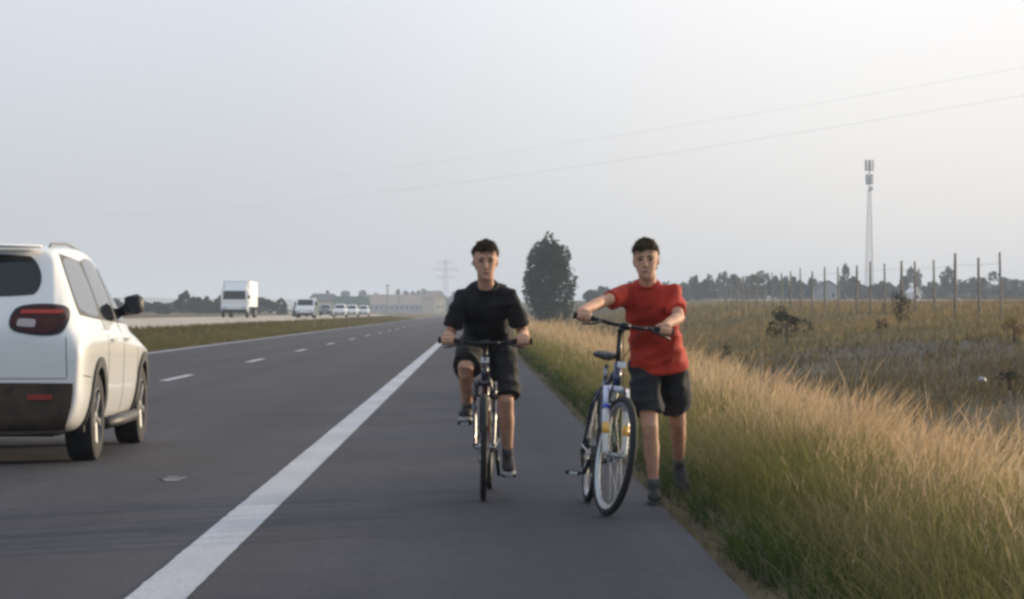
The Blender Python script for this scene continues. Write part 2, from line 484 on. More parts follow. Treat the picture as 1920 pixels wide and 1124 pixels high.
def blades(x, y, h, w, lean, col_a, col_b, droop=.35):
    """three-segment grass leaves at (x, y); colour runs from col_a at the root to col_b at the tip"""
    n = len(x); z = ground(x, y) - .02
    ang = RNG.uniform(0, 2 * np.pi, n); la = RNG.uniform(0, 2 * np.pi, n)
    lx = np.cos(la) * lean * h; ly = np.sin(la) * lean * h
    px = np.cos(ang) * w / 2; py = np.sin(ang) * w / 2
    t = [0, .45, .8, 1.0]; wf = [1, .85, .5]
    V = np.zeros((n, 7, 3)); C = np.zeros((n, 7, 3))
    for i in range(4):
        s = t[i]; cx = x + lx * s ** 1.7; cy = y + ly * s ** 1.7; cz = z + h * (s - droop * lean * s * s)
        if i < 3:
            V[:, 2 * i] = np.stack([cx - px * wf[i], cy - py * wf[i], cz], -1); V[:, 2 * i + 1] = np.stack([cx + px * wf[i], cy + py * wf[i], cz], -1)
            C[:, 2 * i] = C[:, 2 * i + 1] = col_a * (1 - s) + col_b * s
        else:
            V[:, 6] = np.stack([cx, cy, cz], -1); C[:, 6] = col_b
    T = np.array([[0, 1, 3], [0, 3, 2], [2, 3, 5], [2, 5, 4], [4, 5, 6]])
    tris = (np.arange(n)[:, None, None] * 7 + T[None]).reshape(-1, 3)
    return V.reshape(-1, 3), tris, C.reshape(-1, 3)

def stalks(x, y, h, w, lean, col_s, col_h, head=.16, headw=2.6):
    """thin stem with a feathery seed head on top"""
    n = len(x); z = ground(x, y) - .02
    ang = RNG.uniform(0, 2 * np.pi, n); la = RNG.normal(-.3, 1.2, n)
    lx = np.cos(la) * lean * h; ly = np.sin(la) * lean * h
    px = np.cos(ang) * w / 2; py = np.sin(ang) * w / 2
    hl = head * RNG.uniform(.7, 1.3, n)
    V = np.zeros((n, 12, 3)); C = np.zeros((n, 12, 3))
    def p(s): return np.stack([x + lx * s ** 2, y + ly * s ** 2, z + h * s], -1)
    off = np.stack([px, py, 0 * px], -1); off2 = np.stack([-py, px, 0 * px], -1)
    s1 = 1 - hl
    V[:, 0] = p(0) - off; V[:, 1] = p(0) + off; V[:, 2] = p(s1) - off * .7; V[:, 3] = p(s1) + off * .7
    C[:, 0:2] = (col_s * np.array([.9, 1.0, .85]))[:, None]; C[:, 2:4] = col_s[:, None]
    for q, o in ((4, off), (8, off2)):
        V[:, q] = p(s1); V[:, q + 1] = p(s1 + hl * .4) - o * headw; V[:, q + 2] = p(s1 + hl * .4) + o * headw; V[:, q + 3] = p(s1 + hl)
        C[:, q:q + 4] = col_h[:, None]
    T = np.array([[0, 1, 3], [0, 3, 2], [4, 6, 5], [5, 6, 7], [8, 10, 9], [9, 10, 11]])
    tris = (np.arange(n)[:, None, None] * 12 + T[None]).reshape(-1, 3)
    return V.reshape(-1, 3), tris, C.reshape(-1, 3)

def merge(parts):
    vs, ts, cs = [], [], []; o = 0
    for v, t, c in parts:
        vs.append(v); ts.append(t + o); cs.append(c); o += len(v)
    return np.concatenate(vs), np.concatenate(ts), np.concatenate(cs)

def cmix(n, a, b, j=.18, t=None):
    if t is None: t = RNG.uniform(0, 1, n)
    c = np.array(a)[None] * (1 - t[:, None]) + np.array(b)[None] * t[:, None]
    return c * RNG.uniform(1 - j, 1 + j, (n, 1))

M_GRASS = leaf_mat('grass_leaf', translucent=.5)
GREEN, OLIVE, TAN, ORANGE, STRAW, GREYB = (.072, .105, .022), (.175, .172, .052), (.45, .35, .20), (.58, .42, .26), (.68, .56, .39), (.22, .19, .145)

# tall verge grass between hard shoulder and ditch
parts = []
def verge(y0, y1, dens_g, dens_s, wmul):
    ny = y1 - y0
    # green undergrowth
    n = int(dens_g * ny * 2.6); x = RNG.uniform(1.02, 3.3, n); y = RNG.uniform(y0, y1, n)
    edge = sstep(1.02, 1.9, x)
    keep = RNG.uniform(0, 1, n) < (.25 + .75 * edge) * (.65 + .35 * lownoise(x, y, 1.1, 1)); x, y, edge = x[keep], y[keep], edge[keep]; n = len(x)
    h = (.09 + .40 * edge) * RNG.uniform(.45, 1.35, n)
    g = np.clip(.45 + .5 * lownoise(x, y, .8, 2) + RNG.normal(0, .22, n), 0, 1)
    ca = cmix(n, GREEN, OLIVE, t=g); cb = cmix(n, OLIVE, TAN, t=np.clip(g * .7, 0, 1))
    gr = (edge < .35)[:, None]; ca = np.where(gr, cmix(n, (.075, .075, .04), GREYB), ca); cb = np.where(gr, cmix(n, GREYB, (.22, .19, .13)), cb)
    parts.append(blades(x, y, h, RNG.uniform(.004, .008, n) * wmul, RNG.uniform(.1, .9, n), ca, cb))
    # broad-leaved weeds low in the green band
    n = int(dens_g * ny * .5); x = 1.25 + np.abs(RNG.normal(0, .55, n)); y = RNG.uniform(y0, y1, n)
    keep = lownoise(x, y, 1.9, 9) + RNG.normal(0, .25, n) > .1; x, y = x[keep], y[keep]; n = len(x)
    parts.append(blades(x, y, RNG.uniform(.10, .34, n), RNG.uniform(.010, .020, n) * wmul, RNG.uniform(.5, 1.2, n), cmix(n, (.035, .06, .016), (.06, .09, .025)), cmix(n, (.055, .09, .024), (.11, .13, .04))))
    # dry stems with seed heads
    n = int(dens_s * ny * 2.4); x = RNG.uniform(1.35, 3.2, n); y = RNG.uniform(y0, y1, n)
    e = sstep(1.4, 2.4, x)
    keep = RNG.uniform(0, 1, n) < e ** 1.6 * (.5 + .7 * lownoise(x, y, 1.5, 5)); x, y, e = x[keep], y[keep], e[keep]; n = len(x)
    h = (.26 + .42 * e) * RNG.uniform(.55, 1.22, n) * (.95 + .28 * lownoise(x, y, 1.7, 8)) * np.where(RNG.uniform(0, 1, n) < .04, 1.22, 1.0) * (1 - .30 * sstep(2.4, 3.2, x)) * (.92 + .25 * sstep(18, 40, y))
    cs = cmix(n, OLIVE, TAN); chd = cmix(n, ORANGE, STRAW, t=np.clip(.35 + .4 * lownoise(x, y, .6, 3) + RNG.normal(0, .2, n), 0, 1))
    parts.append(stalks(x, y, h, RNG.uniform(.0026, .0042, n) * wmul, RNG.uniform(.05, .6, n), cs, chd, head=.22, headw=1.7))
    # dry leaves among the stems
    n = int(dens_s * ny * 1.0); x = RNG.uniform(1.7, 3.3, n); y = RNG.uniform(y0, y1, n); n = len(x)
    parts.append(blades(x, y, RNG.uniform(.22, .55, n) * (.6 + .4 * sstep(1.4, 2.4, x)), RNG.uniform(.004, .007, n) * wmul, RNG.uniform(.1, .7, n), cmix(n, OLIVE, TAN), cmix(n, TAN, ORANGE)))
verge(6, 20, 1700, 1250, .9)
verge(20, 40, 650, 520, 1.35)
verge(40, 90, 220, 170, 2.3)
verge(90, 320, 60, 38, 5.0)
tag(np_mesh('verge_grass', *merge(parts), M_GRASS), 'tall dry orange and green roadside grass along the hard shoulder', 'grass', kind='stuff')

# meadow beyond the ditch
parts = []
def meadow(y0, y1, dens, wmul, hm):
    x1 = 8 + y1 * .27; n = int(dens * (y1 - y0) * (x1 - 3.4))
    x = RNG.uniform(3.4, x1, n); y = RNG.uniform(y0, y1, n)
    bare = np.exp(-(((x - 11.5 - (y - 66) * .08) / 5.6) ** 2 + ((y - 66) / 34) ** 2) * 1.1)  # grass grows thinner and darker over the dark patch
    keep = RNG.uniform(0, 1, n) < (1 - .35 * bare) * (.6 + .45 * lownoise(x, y, .35, 4)); x, y, bare = x[keep], y[keep], bare[keep]; n = len(x)
    p = lownoise(x, y, .14, 6); g = np.clip(.5 + .55 * p + RNG.normal(0, .2, n), 0, 1)
    ca = cmix(n, (.085, .082, .034), (.18, .14, .068), t=g); cb = cmix(n, (.16, .145, .06), (.36, .265, .14), t=g)
    grey = (RNG.uniform(0, 1, n) < sstep(.12, .7, bare))[:, None]
    ca = np.where(grey, cmix(n, (.055, .05, .028), (.10, .08, .046)), ca); cb = np.where(grey, cmix(n, (.085, .075, .04), (.17, .13, .075)), cb)
    h = RNG.uniform(.16, .42, n) * hm * (1 + .5 * p)
    parts.append(blades(x, y, h, RNG.uniform(.006, .012, n) * wmul, RNG.uniform(.1, .8, n), ca, cb))
    m = n // 7; i = RNG.choice(n, m, replace=False); i = i[bare[i] < .4]; m = len(i)
    parts.append(stalks(x[i], y[i], RNG.uniform(.4, .85, m) * hm, RNG.uniform(.004, .006, m) * wmul, RNG.uniform(.05, .4, m), cmix(m, (.10, .10, .045), (.20, .15, .08)), cmix(m, (.17, .12, .065), (.36, .27, .16)), head=.3, headw=1.3))
meadow(8, 30, 150, 1.2, 1.15)
meadow(30, 70, 55, 2.2, 1.1)
meadow(70, 140, 16, 4.2, 1.1)
meadow(140, 300, 4.2, 8.5, 1.15)
tag(np_mesh('meadow_grass', *merge(parts), M_GRASS), 'brown and olive meadow grass beyond the roadside ditch', 'grass', kind='stuff')

# median grass
parts = []
def median(y0, y1, dens, wmul):
    n = int(dens * (y1 - y0) * 5.4); x = RNG.uniform(-13.9, -9.6, n); y = RNG.uniform(y0, y1, n)
    dry = sstep(-12.0, -13.2, x); edge = sstep(-9.6, -10.2, x)
    g = np.clip(.4 + .4 * lownoise(x, y, .5, 7) + RNG.normal(0, .2, n), 0, 1)
    ca = cmix(n, (.065, .075, .025), (.12, .105, .045), t=g); cb = cmix(n, (.10, .10, .036), (.21, .17, .085), t=g)
    d = (RNG.uniform(0, 1, n) < dry * .7)[:, None]; ca = np.where(d, cmix(n, (.06, .045, .02), (.10, .075, .035)), ca); cb = np.where(d, cmix(n, (.10, .07, .03), (.17, .12, .055)), cb)
    parts.append(blades(x, y, RNG.uniform(.08, .26, n) * (.4 + .6 * edge) * (1 + .5 * dry), RNG.uniform(.008, .014, n) * wmul, RNG.uniform(.2, .9, n), ca, cb))
median(45, 90, 110, 2.2)
median(90, 180, 34, 4.2)
median(180, 420, 8, 9)
tag(np_mesh('median_grass', *merge(parts), M_GRASS), 'mown olive grass on the median strip between the carriageways', 'grass', kind='stuff')

# ================================================================== trees
M_LEAF = leaf_mat('tree_leaf', translucent=.25)
M_BARK = mat('bark', (.09, .07, .05), .9, var=.3, scale=3)
def leaf_cloud(c, r, n, size, dark, light, rng, lobes=9, squash=.75):
    """leaf-sized faces gathered into uneven clumps"""
    c = np.array(c); r = np.array(r)
    d = rng.normal(size=(lobes, 3)); d /= np.linalg.norm(d, axis=1)[:, None]
    rad = rng.uniform(.35, .85, lobes) ** .8
    cent = d * rad[:, None]; lr = rng.uniform(.22, .45, lobes)
    k = rng.integers(0, lobes, n)
    q = rng.normal(size=(n, 3)); q /= np.linalg.norm(q, axis=1)[:, None]
    q *= rng.uniform(.45, 1.0, n)[:, None] ** .6
    p = (cent[k] + q * lr[k][:, None]) * r + c
    a = rng.normal(size=(n, 3)); a /= np.linalg.norm(a, axis=1)[:, None]
    b2 = np.cross(a, rng.normal(size=(n, 3))); b2 /= np.linalg.norm(b2, axis=1)[:, None]
    s = size * rng.uniform(.6, 1.4, n)[:, None]
    V = np.stack([p - a * s, p + b2 * s * .55, p + a * s, p - b2 * s * .55], 1)
    t = rng.uniform(0, 1, n)[:, None] * .6 + rng.uniform(0, 1, lobes)[k][:, None] * .4
    C = (np.array(dark) * (1 - t) + np.array(light) * t)[:, None].repeat(4, 1)
    T = (np.arange(n)[:, None, None] * 4 + np.array([[0, 1, 2], [0, 2, 3]])[None]).reshape(-1, 3)
    return V.reshape(-1, 3), T, C.reshape(-1, 3)

def tree(name, label, x, y, h, w, seed, n=420, size=.42, dark=(.022, .034, .018), light=(.055, .07, .032), low=.12, lobes=11, group=None, cat='tree', depth=None):
    rng = np.random.default_rng(seed); z = gz(x, y)
    root = tag(empty(name, (x, y, z)), label, cat, group)
    tr = max(.05, h * .022); mb = MB()
    top = Vector((rng.normal(0, .03) * h, rng.normal(0, .03) * h, h * .78))
    mb.tube([(0, 0, -.1), (top.x * .3, top.y * .3, h * .25), (top.x * .7, top.y * .7, h * .5), top], [tr * 1.3, tr, tr * .7, tr * .2], 7)
    for k in range(5):
        a = 2 * math.pi * k / 5 + rng.uniform(0, 1); hh = h * rng.uniform(.22, .55)
        s = Vector((top.x * hh / h, top.y * hh / h, hh)); e = s + Vector((math.cos(a) * w * .36, math.sin(a) * w * .36, h * rng.uniform(.15, .3)))
        mb.tube([s, (s + e) / 2 + Vector((0, 0, h * .03)), e], [tr * .55, tr * .35, tr * .12], 5)
    mb.build('trunk', M_BARK, root, True)
    cz = h * (low + (1 - low) / 2)
    np_mesh('crown', *leaf_cloud((top.x * .6, top.y * .6, cz), (w / 2 * 1.05, (depth or w) / 2 * 1.05, h * (1 - low) / 2 * 1.05), n, size, dark, light, rng, lobes), M_LEAF, root)
    return root
def tree_px(name, label, u, vtop, wpx, y, seed, **kw):
    x = (u - U0) * y / F_PX; h = CAM_H + (V0 - vtop) * y / F_PX - gz(x, y)
    return tree(name, label, x, y, max(h, 1.0), wpx * y / F_PX, seed, **kw)

tree_px('broadleaf_tree', 'large dense dark green tree beside the road behind the two cyclists', 1028, 450, 104, 300, 21, n=7500, size=.25, low=.0, lobes=46, dark=(.018, .027, .014), light=(.052, .062, .028))

# tree line on the far right, from left to right
right = [(1106, 545, 26), (1126, 536, 24), (1146, 540, 26), (1272, 540, 34), (1288, 532, 24), (1305, 514, 17), (1322, 530, 30), (1332, 518, 20), (1350, 512, 20), (1373, 515, 20), (1394, 520, 26),
         (1415, 514, 32), (1434, 511, 30), (1452, 522, 24), (1467, 508, 24), (1484, 522, 26), (1504, 530, 28), (1523, 516, 14), (1545, 531, 30), (1566, 536, 26), (1585, 492, 13), (1603, 516, 22),
         (1626, 532, 30), (1648, 530, 28), (1664, 521, 22), (1680, 527, 26), (1694, 518, 20), (1718, 499, 22), (1740, 528, 34), (1764, 530, 28), (1782, 498, 24), (1805, 520, 40), (1832, 516, 38),
         (1858, 514, 38), (1884, 516, 40), (1912, 522, 42), (1945, 524, 44)]
ordn = ['first', 'second', 'third', 'fourth', 'fifth', 'sixth', 'seventh', 'eighth', 'ninth', 'tenth', 'eleventh', 'twelfth', 'thirteenth', 'fourteenth', 'fifteenth', 'sixteenth', 'seventeenth', 'eighteenth', 'nineteenth', 'twentieth']
TOWER_U = 1632
for i, (u, vt, wp) in enumerate(right):
    yy = 600 + (i * 67) % 140
    if u < 1160: lab = ('leftmost', 'middle', 'rightmost')[i] + ' of three small far trees between the two cyclists'
    elif u == 1585: lab = 'slim dark poplar rising above the tree line left of the mast'
    elif u == 1718: lab = 'taller round tree in the tree line just right of the mast'
    elif u == 1782: lab = 'taller round tree in the tree line at far right'
    elif u < TOWER_U: k = sum(1 for q in right[i + 1:] if q[0] < TOWER_U and q[0] != 1585); lab = ordn[k] + ' low tree left of the mast in the far tree line'
    else: k = sum(1 for q in right[:i] if q[0] > TOWER_U and q[0] not in (1718, 1782)); lab = ordn[k] + ' low tree right of the mast in the far tree line'
    tree_px('far_tree', lab, u, vt, wp * 1.5, yy, 100 + i, n=620, size=.46, low=0.02, lobes=10, group='trees of the far right tree line', dark=(.02, .028, .022), light=(.05, .058, .04))

# the wood behind that line, one dim mass
WR = np.random.default_rng(77); parts = []
for k in range(150):
    u = WR.uniform(1180, 2060); yy = WR.uniform(770, 860); x = (u - U0) * yy / F_PX; z = gz(x, yy)
    ht = CAM_H + (V0 - WR.normal(536, 5)) * yy / F_PX - z
    parts.append(leaf_cloud((x, yy, z + ht * .45), (WR.uniform(2.5, 5), 3, ht * .55), 130, .75, (.018, .026, .02), (.045, .055, .036), WR, 7))
tag(np_mesh('far_wood', *merge(parts), M_LEAF), 'dim far wood closing the meadow behind the tree line', 'wood', kind='stuff')
parts = []
for k in range(120):
    u = WR.uniform(120, 480); yy = WR.uniform(560, 640); x = (u - U0) * yy / F_PX; z = gz(x, yy)
    ht = CAM_H + (V0 - WR.normal(571, 3)) * yy / F_PX - z
    parts.append(leaf_cloud((x, yy, z + ht * .45), (WR.uniform(2.5, 5), 3, ht * .55), 110, .6, (.02, .03, .02), (.05, .06, .036), WR, 7))
tag(np_mesh('far_hedge', *merge(parts), M_LEAF), 'dim far hedge on the left behind the opposite carriageway', 'hedge', kind='stuff')

# trees on the left beyond the far carriageway
left = [(268, 566, 40), (300, 568, 44), (345, 547, 30), (366, 555, 34), (384, 549, 30), (404, 560, 30), (497, 560, 40), (524, 562, 36), (608, 552, 40), (648, 543, 20), (672, 546, 26), (700, 552, 26), (749, 541, 22), (768, 543, 26), (788, 540, 20), (838, 552, 34), (858, 548, 40)]
for i, (u, vt, wp) in enumerate(left):
    yy = 470 + i * 5 if i < 8 else 1250 + i * 7
    tree_px('far_tree', ordn[i] + ' far tree from the left along the horizon beyond the opposite carriageway', u, vt, wp * 1.1, yy, 300 + i, n=420, size=.0008 * yy, low=0.0, lobes=10, group='far trees on the left', dark=(.022, .03, .022), light=(.055, .065, .04))

# shrubs and weeds in the meadow
def shrub(name, label, u, v, wpx, hpx, y, seed, dark, light, n=500, cat='shrub', size=.05):
    x = (u - U0) * y / F_PX
    return tree(name, label, x, y, hpx * y / F_PX, wpx * y / F_PX, seed, n=n, size=size, dark=dark, light=light, low=0.0, lobes=9, cat=cat)
shrub('shrub', 'dark round shrub in the meadow right of the red shirt', 1478, 640, 90, 64, 108, 41, (.02, .024, .01), (.06, .06, .025), 900, size=.06)
shrub('shrub', 'tall thin olive shrub below the mast in the meadow', 1690, 620, 40, 74, 120, 42, (.03, .035, .014), (.08, .08, .035), 500, size=.06)
shrub('dock_plant', 'rusty brown weed clump in the meadow left of the dark patch', 1655, 640, 26, 34, 112, 43, (.07, .035, .016), (.15, .07, .03), 260, 'weed')
shrub('shrub', 'small dark bush in the ditch near the white litter', 1895, 735, 60, 44, 50, 44, (.03, .034, .02), (.07, .07, .04), 420, size=.03)
shrub('shrub', 'small dark weed clump left edge of meadow behind tall grass', 1358, 640, 30, 44, 84, 45, (.03, .03, .014), (.07, .06, .03), 260, 'weed', size=.04)
shrub('dock_plant', 'orange brown weed clump at the right edge of the meadow', 1905, 655, 50, 50, 84, 46, (.12, .07, .025), (.24, .14, .05), 320, 'weed', size=.04)
# ================================================================== mast, posts, wires, buildings
M_STEEL = mat('galvanised', (.46, .48, .50), .55, .3, var=.12, scale=.6)
M_DARKST = mat('dark_steel', (.10, .105, .11), .6, .2)
M_WOOD = mat('weathered_wood', (.26, .225, .185), .9, var=.3, scale=3, bump=.4, bscale=25)

def lattice(mb, h, w0, w1, r, bays, x0=0, z0=0):
    def c(i, k):
        t = i / bays; w = w0 + (w1 - w0) * t
        return Vector((w / 2 * (1, -1, -1, 1)[k], w / 2 * (1, 1, -1, -1)[k], z0 + h * t))
    for k in range(4): mb.tube([c(0, k), c(bays, k)], r, 6)
    for i in range(bays):
        for k in range(4):
            l = (k + 1) % 4
            mb.tube([c(i, k), c(i + 1, l)], r * .6, 4); mb.tube([c(i, l), c(i + 1, k)], r * .6, 4); mb.tube([c(i + 1, k), c(i + 1, l)], r * .55, 4)

ty = 900.; tx = (1632 - U0) * ty / F_PX; tz = gz(tx, ty)
H = CAM_H + (V0 - 302) * ty / F_PX - tz
mast = tag(empty('radio_mast', (tx, ty, tz)), 'tall slim grey telecom lattice mast with two antenna clusters on top', 'mast')
mb = MB(); lattice(mb, H * .80, 3.0, .95, .09, 20); mb.build('lattice_tower', M_STEEL, mast)
mb = MB(); mb.tube([(0, 0, H * .78), (0, 0, H)], .3, 8); mb.build('pole', M_STEEL, mast)
for lvl, (z, rr, hh) in enumerate(((H * .865, 1.15, 3.6), (H * .965, 1.45, 3.8))):
    mb = MB(); mb.lathe([(0.2, -.12), (rr * .9, -.12), (rr * .9, .12), (.2, .12)], Matrix.Translation((0, 0, z - hh * .35)), 14); mb.build('platform', M_DARKST, mast)
    for k in range(6):
        a = k * math.pi / 3 + .3
        mb = MB(); mb.box((math.cos(a) * rr, math.sin(a) * rr, z + .2), (.75, .3, hh), Matrix.Rotation(a + math.pi / 2, 3, 'Z'))
        mb.tube([(math.cos(a) * rr * .2, math.sin(a) * rr * .2, z), (math.cos(a) * rr, math.sin(a) * rr, z)], .07, 5)
        mb.build('antenna', M_DARKST, mast)
for k, z in enumerate((H * .80, H * .89)):
    mb = MB(); mb.lathe([(.05, -.15), (.75, -.3), (.8, .25), (.05, .3)], Matrix.Translation((.3, -1.2, z)) @ Matrix.Rotation(R(90), 4, 'X'), 16); mb.build('dish', M_STEEL, mast)

# wooden posts in a row along the meadow
PX = 23.9
post_me = []
for s in range(3):
    mb = MB(); rr = .058 + .010 * s; lean = .02 * (s - 1)
    mb.tube([(0, 0, -.4), (lean, 0, 1.0), (lean * 2.2, .02, 2.1), (lean * 3, .03, 3.0)], [rr * 1.15, rr, rr * .95, rr * .85], 9)
    mb.tube([(lean * 3, .03, 3.0), (lean * 3, .03, 3.05)], [rr * .85, rr * .3], 9)
    me = mb.mesh('post'); me.materials.append(M_WOOD); me.polygons.foreach_set('use_smooth', [True] * len(me.polygons)); post_me.append(me)
pu = [1880, 1838, 1793, 1755, 1718, 1692, 1662, 1634, 1608, 1574, 1548, 1524, 1503, 1484, 1466, 1450, 1434, 1420, 1406, 1394, 1383, 1372, 1362]
on2 = ordn + ['twenty-first', 'twenty-second', 'twenty-third', 'twenty-fourth']
for i, u in enumerate(pu):
    y = PX * F_PX / (u - U0); o = bpy.data.objects.new('wooden_post', post_me[i % 3]); COL.objects.link(o)
    o.location = (PX, y, gz(PX, y)); o.rotation_euler = (0, 0, i * 2.1); o.scale = (1, 1, (1.02, .97, 1.05, 1.0, .98)[i % 5])
    tag(o, ('tall wooden post in the meadow row, nearest at the right edge' if i == 0 else on2[i] + ' wooden post from the right edge in the meadow row'), 'post', 'row of meadow posts')
for zz in (1.3, 2.6):                                            # two plain wires strung along the row
    mb = MB(); pts = []
    for i, u in enumerate(pu):
        y = PX * F_PX / (u - U0); pts.append(Vector((PX, y, gz(PX, y) + zz)))
    mb.tube(pts, .006, 4)
    tag(mb.build('fence_wire', M_DARKST), ('lower' if zz < 2 else 'upper') + ' thin wire strung along the row of meadow posts', 'wire', 'meadow fence wires')

# overhead cables across the sky
def cable(a, b, sag, r, label):
    a, b = Vector(a), Vector(b); mb = MB(); pts = []
    for i in range(41):
        t = i / 40; p = a.lerp(b, t); p.z -= 4 * sag * t * (1 - t); pts.append(p)
    mb.tube(pts, r, 5); tag(mb.build('overhead_cable', M_STEEL), label, 'cable', 'overhead power cables')
A = at(-160, 400, 420); B = at(2150, 138, 130)
cable(A, B, 3.2, .0062, 'lower overhead cable crossing the sky from left to upper right')
A = at(-160, 372, 430); B = at(2150, 84, 135)
cable(A, B, 3.0, .005, 'upper overhead cable crossing the sky from left to upper right')

# far electricity pylon, pale in the haze
py = 1500.; pxx = (836 - U0) * py / F_PX; pz = gz(pxx, py)
pyl = tag(empty('electricity_pylon', (pxx, py, pz)), 'pale far lattice pylon at the end of the road left of the cyclist in black', 'pylon')
mb = MB(); lattice(mb, 31, 5.5, 1.1, .16, 10); mb.build('lattice_tower', M_STEEL, pyl)
for z, L in ((21, 5.5), (25.5, 7.5), (29.5, 4.5)):
    mb = MB()
    for s in (-1, 1):
        mb.tube([(0, 0, z + .9), (s * L, 0, z)], .13, 5); mb.tube([(0, 0, z - .5), (s * L, 0, z)], .13, 5)
    mb.build('crossarm', M_STEEL, pyl)

# buildings along the horizon
def gable_house(name, label, u0, u1, vbase_z, veave, vridge, y, depth, wall_m, roof_m, wins, rot=0.0, axis='x', chimney=True):
    x0 = (u0 - U0) * y / F_PX; x1 = (u1 - U0) * y / F_PX; W = x1 - x0
    base = vbase_z; ze = CAM_H + (V0 - veave) * y / F_PX - base; zr = CAM_H + (V0 - vridge) * y / F_PX - base
    root = tag(empty(name, ((x0 + x1) / 2, y, base), (0, 0, rot)), label, 'building')
    w, d = W / 2, depth / 2; ov = .35
    mb = MB()
    if axis == 'x':
        mb.add([(-w, -d, -.5), (w, -d, -.5), (w, d, -.5), (-w, d, -.5), (-w, -d, ze), (w, -d, ze), (w, d, ze), (-w, d, ze), (-w, 0, zr), (w, 0, zr)],
               [(0, 1, 5, 4), (2, 3, 7, 6), (1, 2, 6, 9, 5), (3, 0, 4, 8, 7)])
        rv = [(-w - ov, -d - ov, ze - .2), (w + ov, -d - ov, ze - .2), (w + ov, 0, zr + .15), (-w - ov, 0, zr + .15), (-w - ov, d + ov, ze - .2), (w + ov, d + ov, ze - .2)]
    else:
        mb.add([(-w, -d, -.5), (w, -d, -.5), (w, d, -.5), (-w, d, -.5), (-w, -d, ze), (w, -d, ze), (w, d, ze), (-w, d, ze), (0, -d, zr), (0, d, zr)],
               [(1, 2, 6, 5), (3, 0, 4, 7), (0, 1, 5, 8, 4), (2, 3, 7, 9, 6)])
        rv = [(-w - ov, -d - ov, ze - .2), (-w - ov, d + ov, ze - .2), (0, d + ov, zr + .15), (0, -d - ov, zr + .15), (w + ov, -d - ov, ze - .2), (w + ov, d + ov, ze - .2)]
    mb.build('wall', wall_m, root)
    m2 = MB(); th = Vector((0, 0, .18)); v2 = [Vector(p) for p in rv]; v2 += [p + th for p in v2]
    m2.add(v2, [(0, 1, 2, 3), (3, 2, 5, 4), (6, 9, 8, 7), (9, 10, 11, 8), (0, 6, 7, 1), (4, 5, 11, 10), (0, 3, 9, 6), (3, 4, 10, 9), (1, 7, 8, 2), (2, 8, 11, 5)])
    rf = m2.build('roof', roof_m, root)
    if chimney:
        m3 = MB(); m3.box((w * .4, 0, zr + .5), (.7, .7, 1.6)); m3.build('chimney', MATS['brick'], rf)
    for fx, z0, ww, hh in wins:
        m3 = MB(); m3.box((fx * w, -d - .02, z0), (ww, .10, hh)); wo = m3.build('window', MATS['frame_white'], root)
        m3 = MB(); m3.box((fx * w, -d - .08, z0), (ww - .2, .04, hh - .2)); m3.build('pane', MATS['dark_glass'], wo)
    return root
mat('brick', (.26, .12, .08), .9, var=.2, scale=2); mat('frame_white', (.6, .6, .58), .6); mat('dark_glass', (.02, .025, .03), .1)
m_cream = mat('cream_render', (.55, .45, .30), .9, var=.1, scale=.4); m_rose = mat('rose_tiles', (.36, .26, .20), .9, var=.15, scale=.8)
m_greyw = mat('grey_render', (.30, .31, .33), .9, var=.1, scale=.4); m_slate = mat('slate_roof', (.10, .10, .11), .8, var=.15, scale=1)
m_white = mat('white_render', (.78, .78, .76), .8, var=.05, scale=.5); m_greenr = mat('green_sheet', (.05, .10, .07), .7, var=.1, scale=.5)
gable_house('long_hall', 'long low hall with rose tiled roof on the left horizon', 690, 800, 1.4, 572, 554, 1120, 13, m_greyw, m_rose, [(-.85 + .17 * k, 1.5, 1.2, 1.4) for k in range(11)], 0, 'x', False)
gable_house('cream_house', 'cream gabled house at the right end of the long hall', 801, 826, 1.3, 560, 547, 1090, 9, m_cream, m_rose, [(-.45, 2.0, 1.0, 1.3), (.45, 2.0, 1.0, 1.3)], R(38), 'y', False)
gable_house('cream_house', 'cream house with dark roof behind the white van', 588, 627, .9, 564, 553, 760, 8, m_cream, m_slate, [(-.5, 1.9, 1.0, 1.3), (.1, 1.9, 1.0, 1.3)], R(30), 'x')
gable_house('green_shed', 'dark green sheet metal shed above the queue of cars', 630, 690, 1.0, 572, 558, 720, 9, m_greenr, m_greenr, [], 0, 'x', False)
gable_house('grey_house', 'pale grey gabled house among trees left of the mast', 1530, 1572, gz(90, 570), 541, 529, 560, 7, m_greyw, m_slate, [(-.4, 1.2, .9, 1.2), (.4, 1.2, .9, 1.2)], 0, 'y', False)
gable_house('white_shed', 'small white shed in the far tree line right of the mast', 1708, 1723, gz(100, 570), 549, 542, 560, 3, m_white, m_white, [(0, .9, .8, 1.1)], R(20), 'y', False)
m_pole = mat('pole_grey', (.2, .2, .2), .7)
for u, vt in ((727, 534), (748, 556)):
    yy = 900.; x = (u - U0) * yy / F_PX; mb = MB(); h = CAM_H + (V0 - vt) * yy / F_PX - gz(x, yy)
    mb.tube([(0, 0, -.3), (0, 0, h)], [.35, .22], 8); mb.box((0, 0, h - .3), (1.6, .3, .25))
    o = mb.build('utility_pole', m_pole); o.location = (x, yy, gz(x, yy))
    tag(o, ('tall' if u == 727 else 'short') + ' grey utility pole in front of the long hall', 'pole', 'utility poles by the hall')
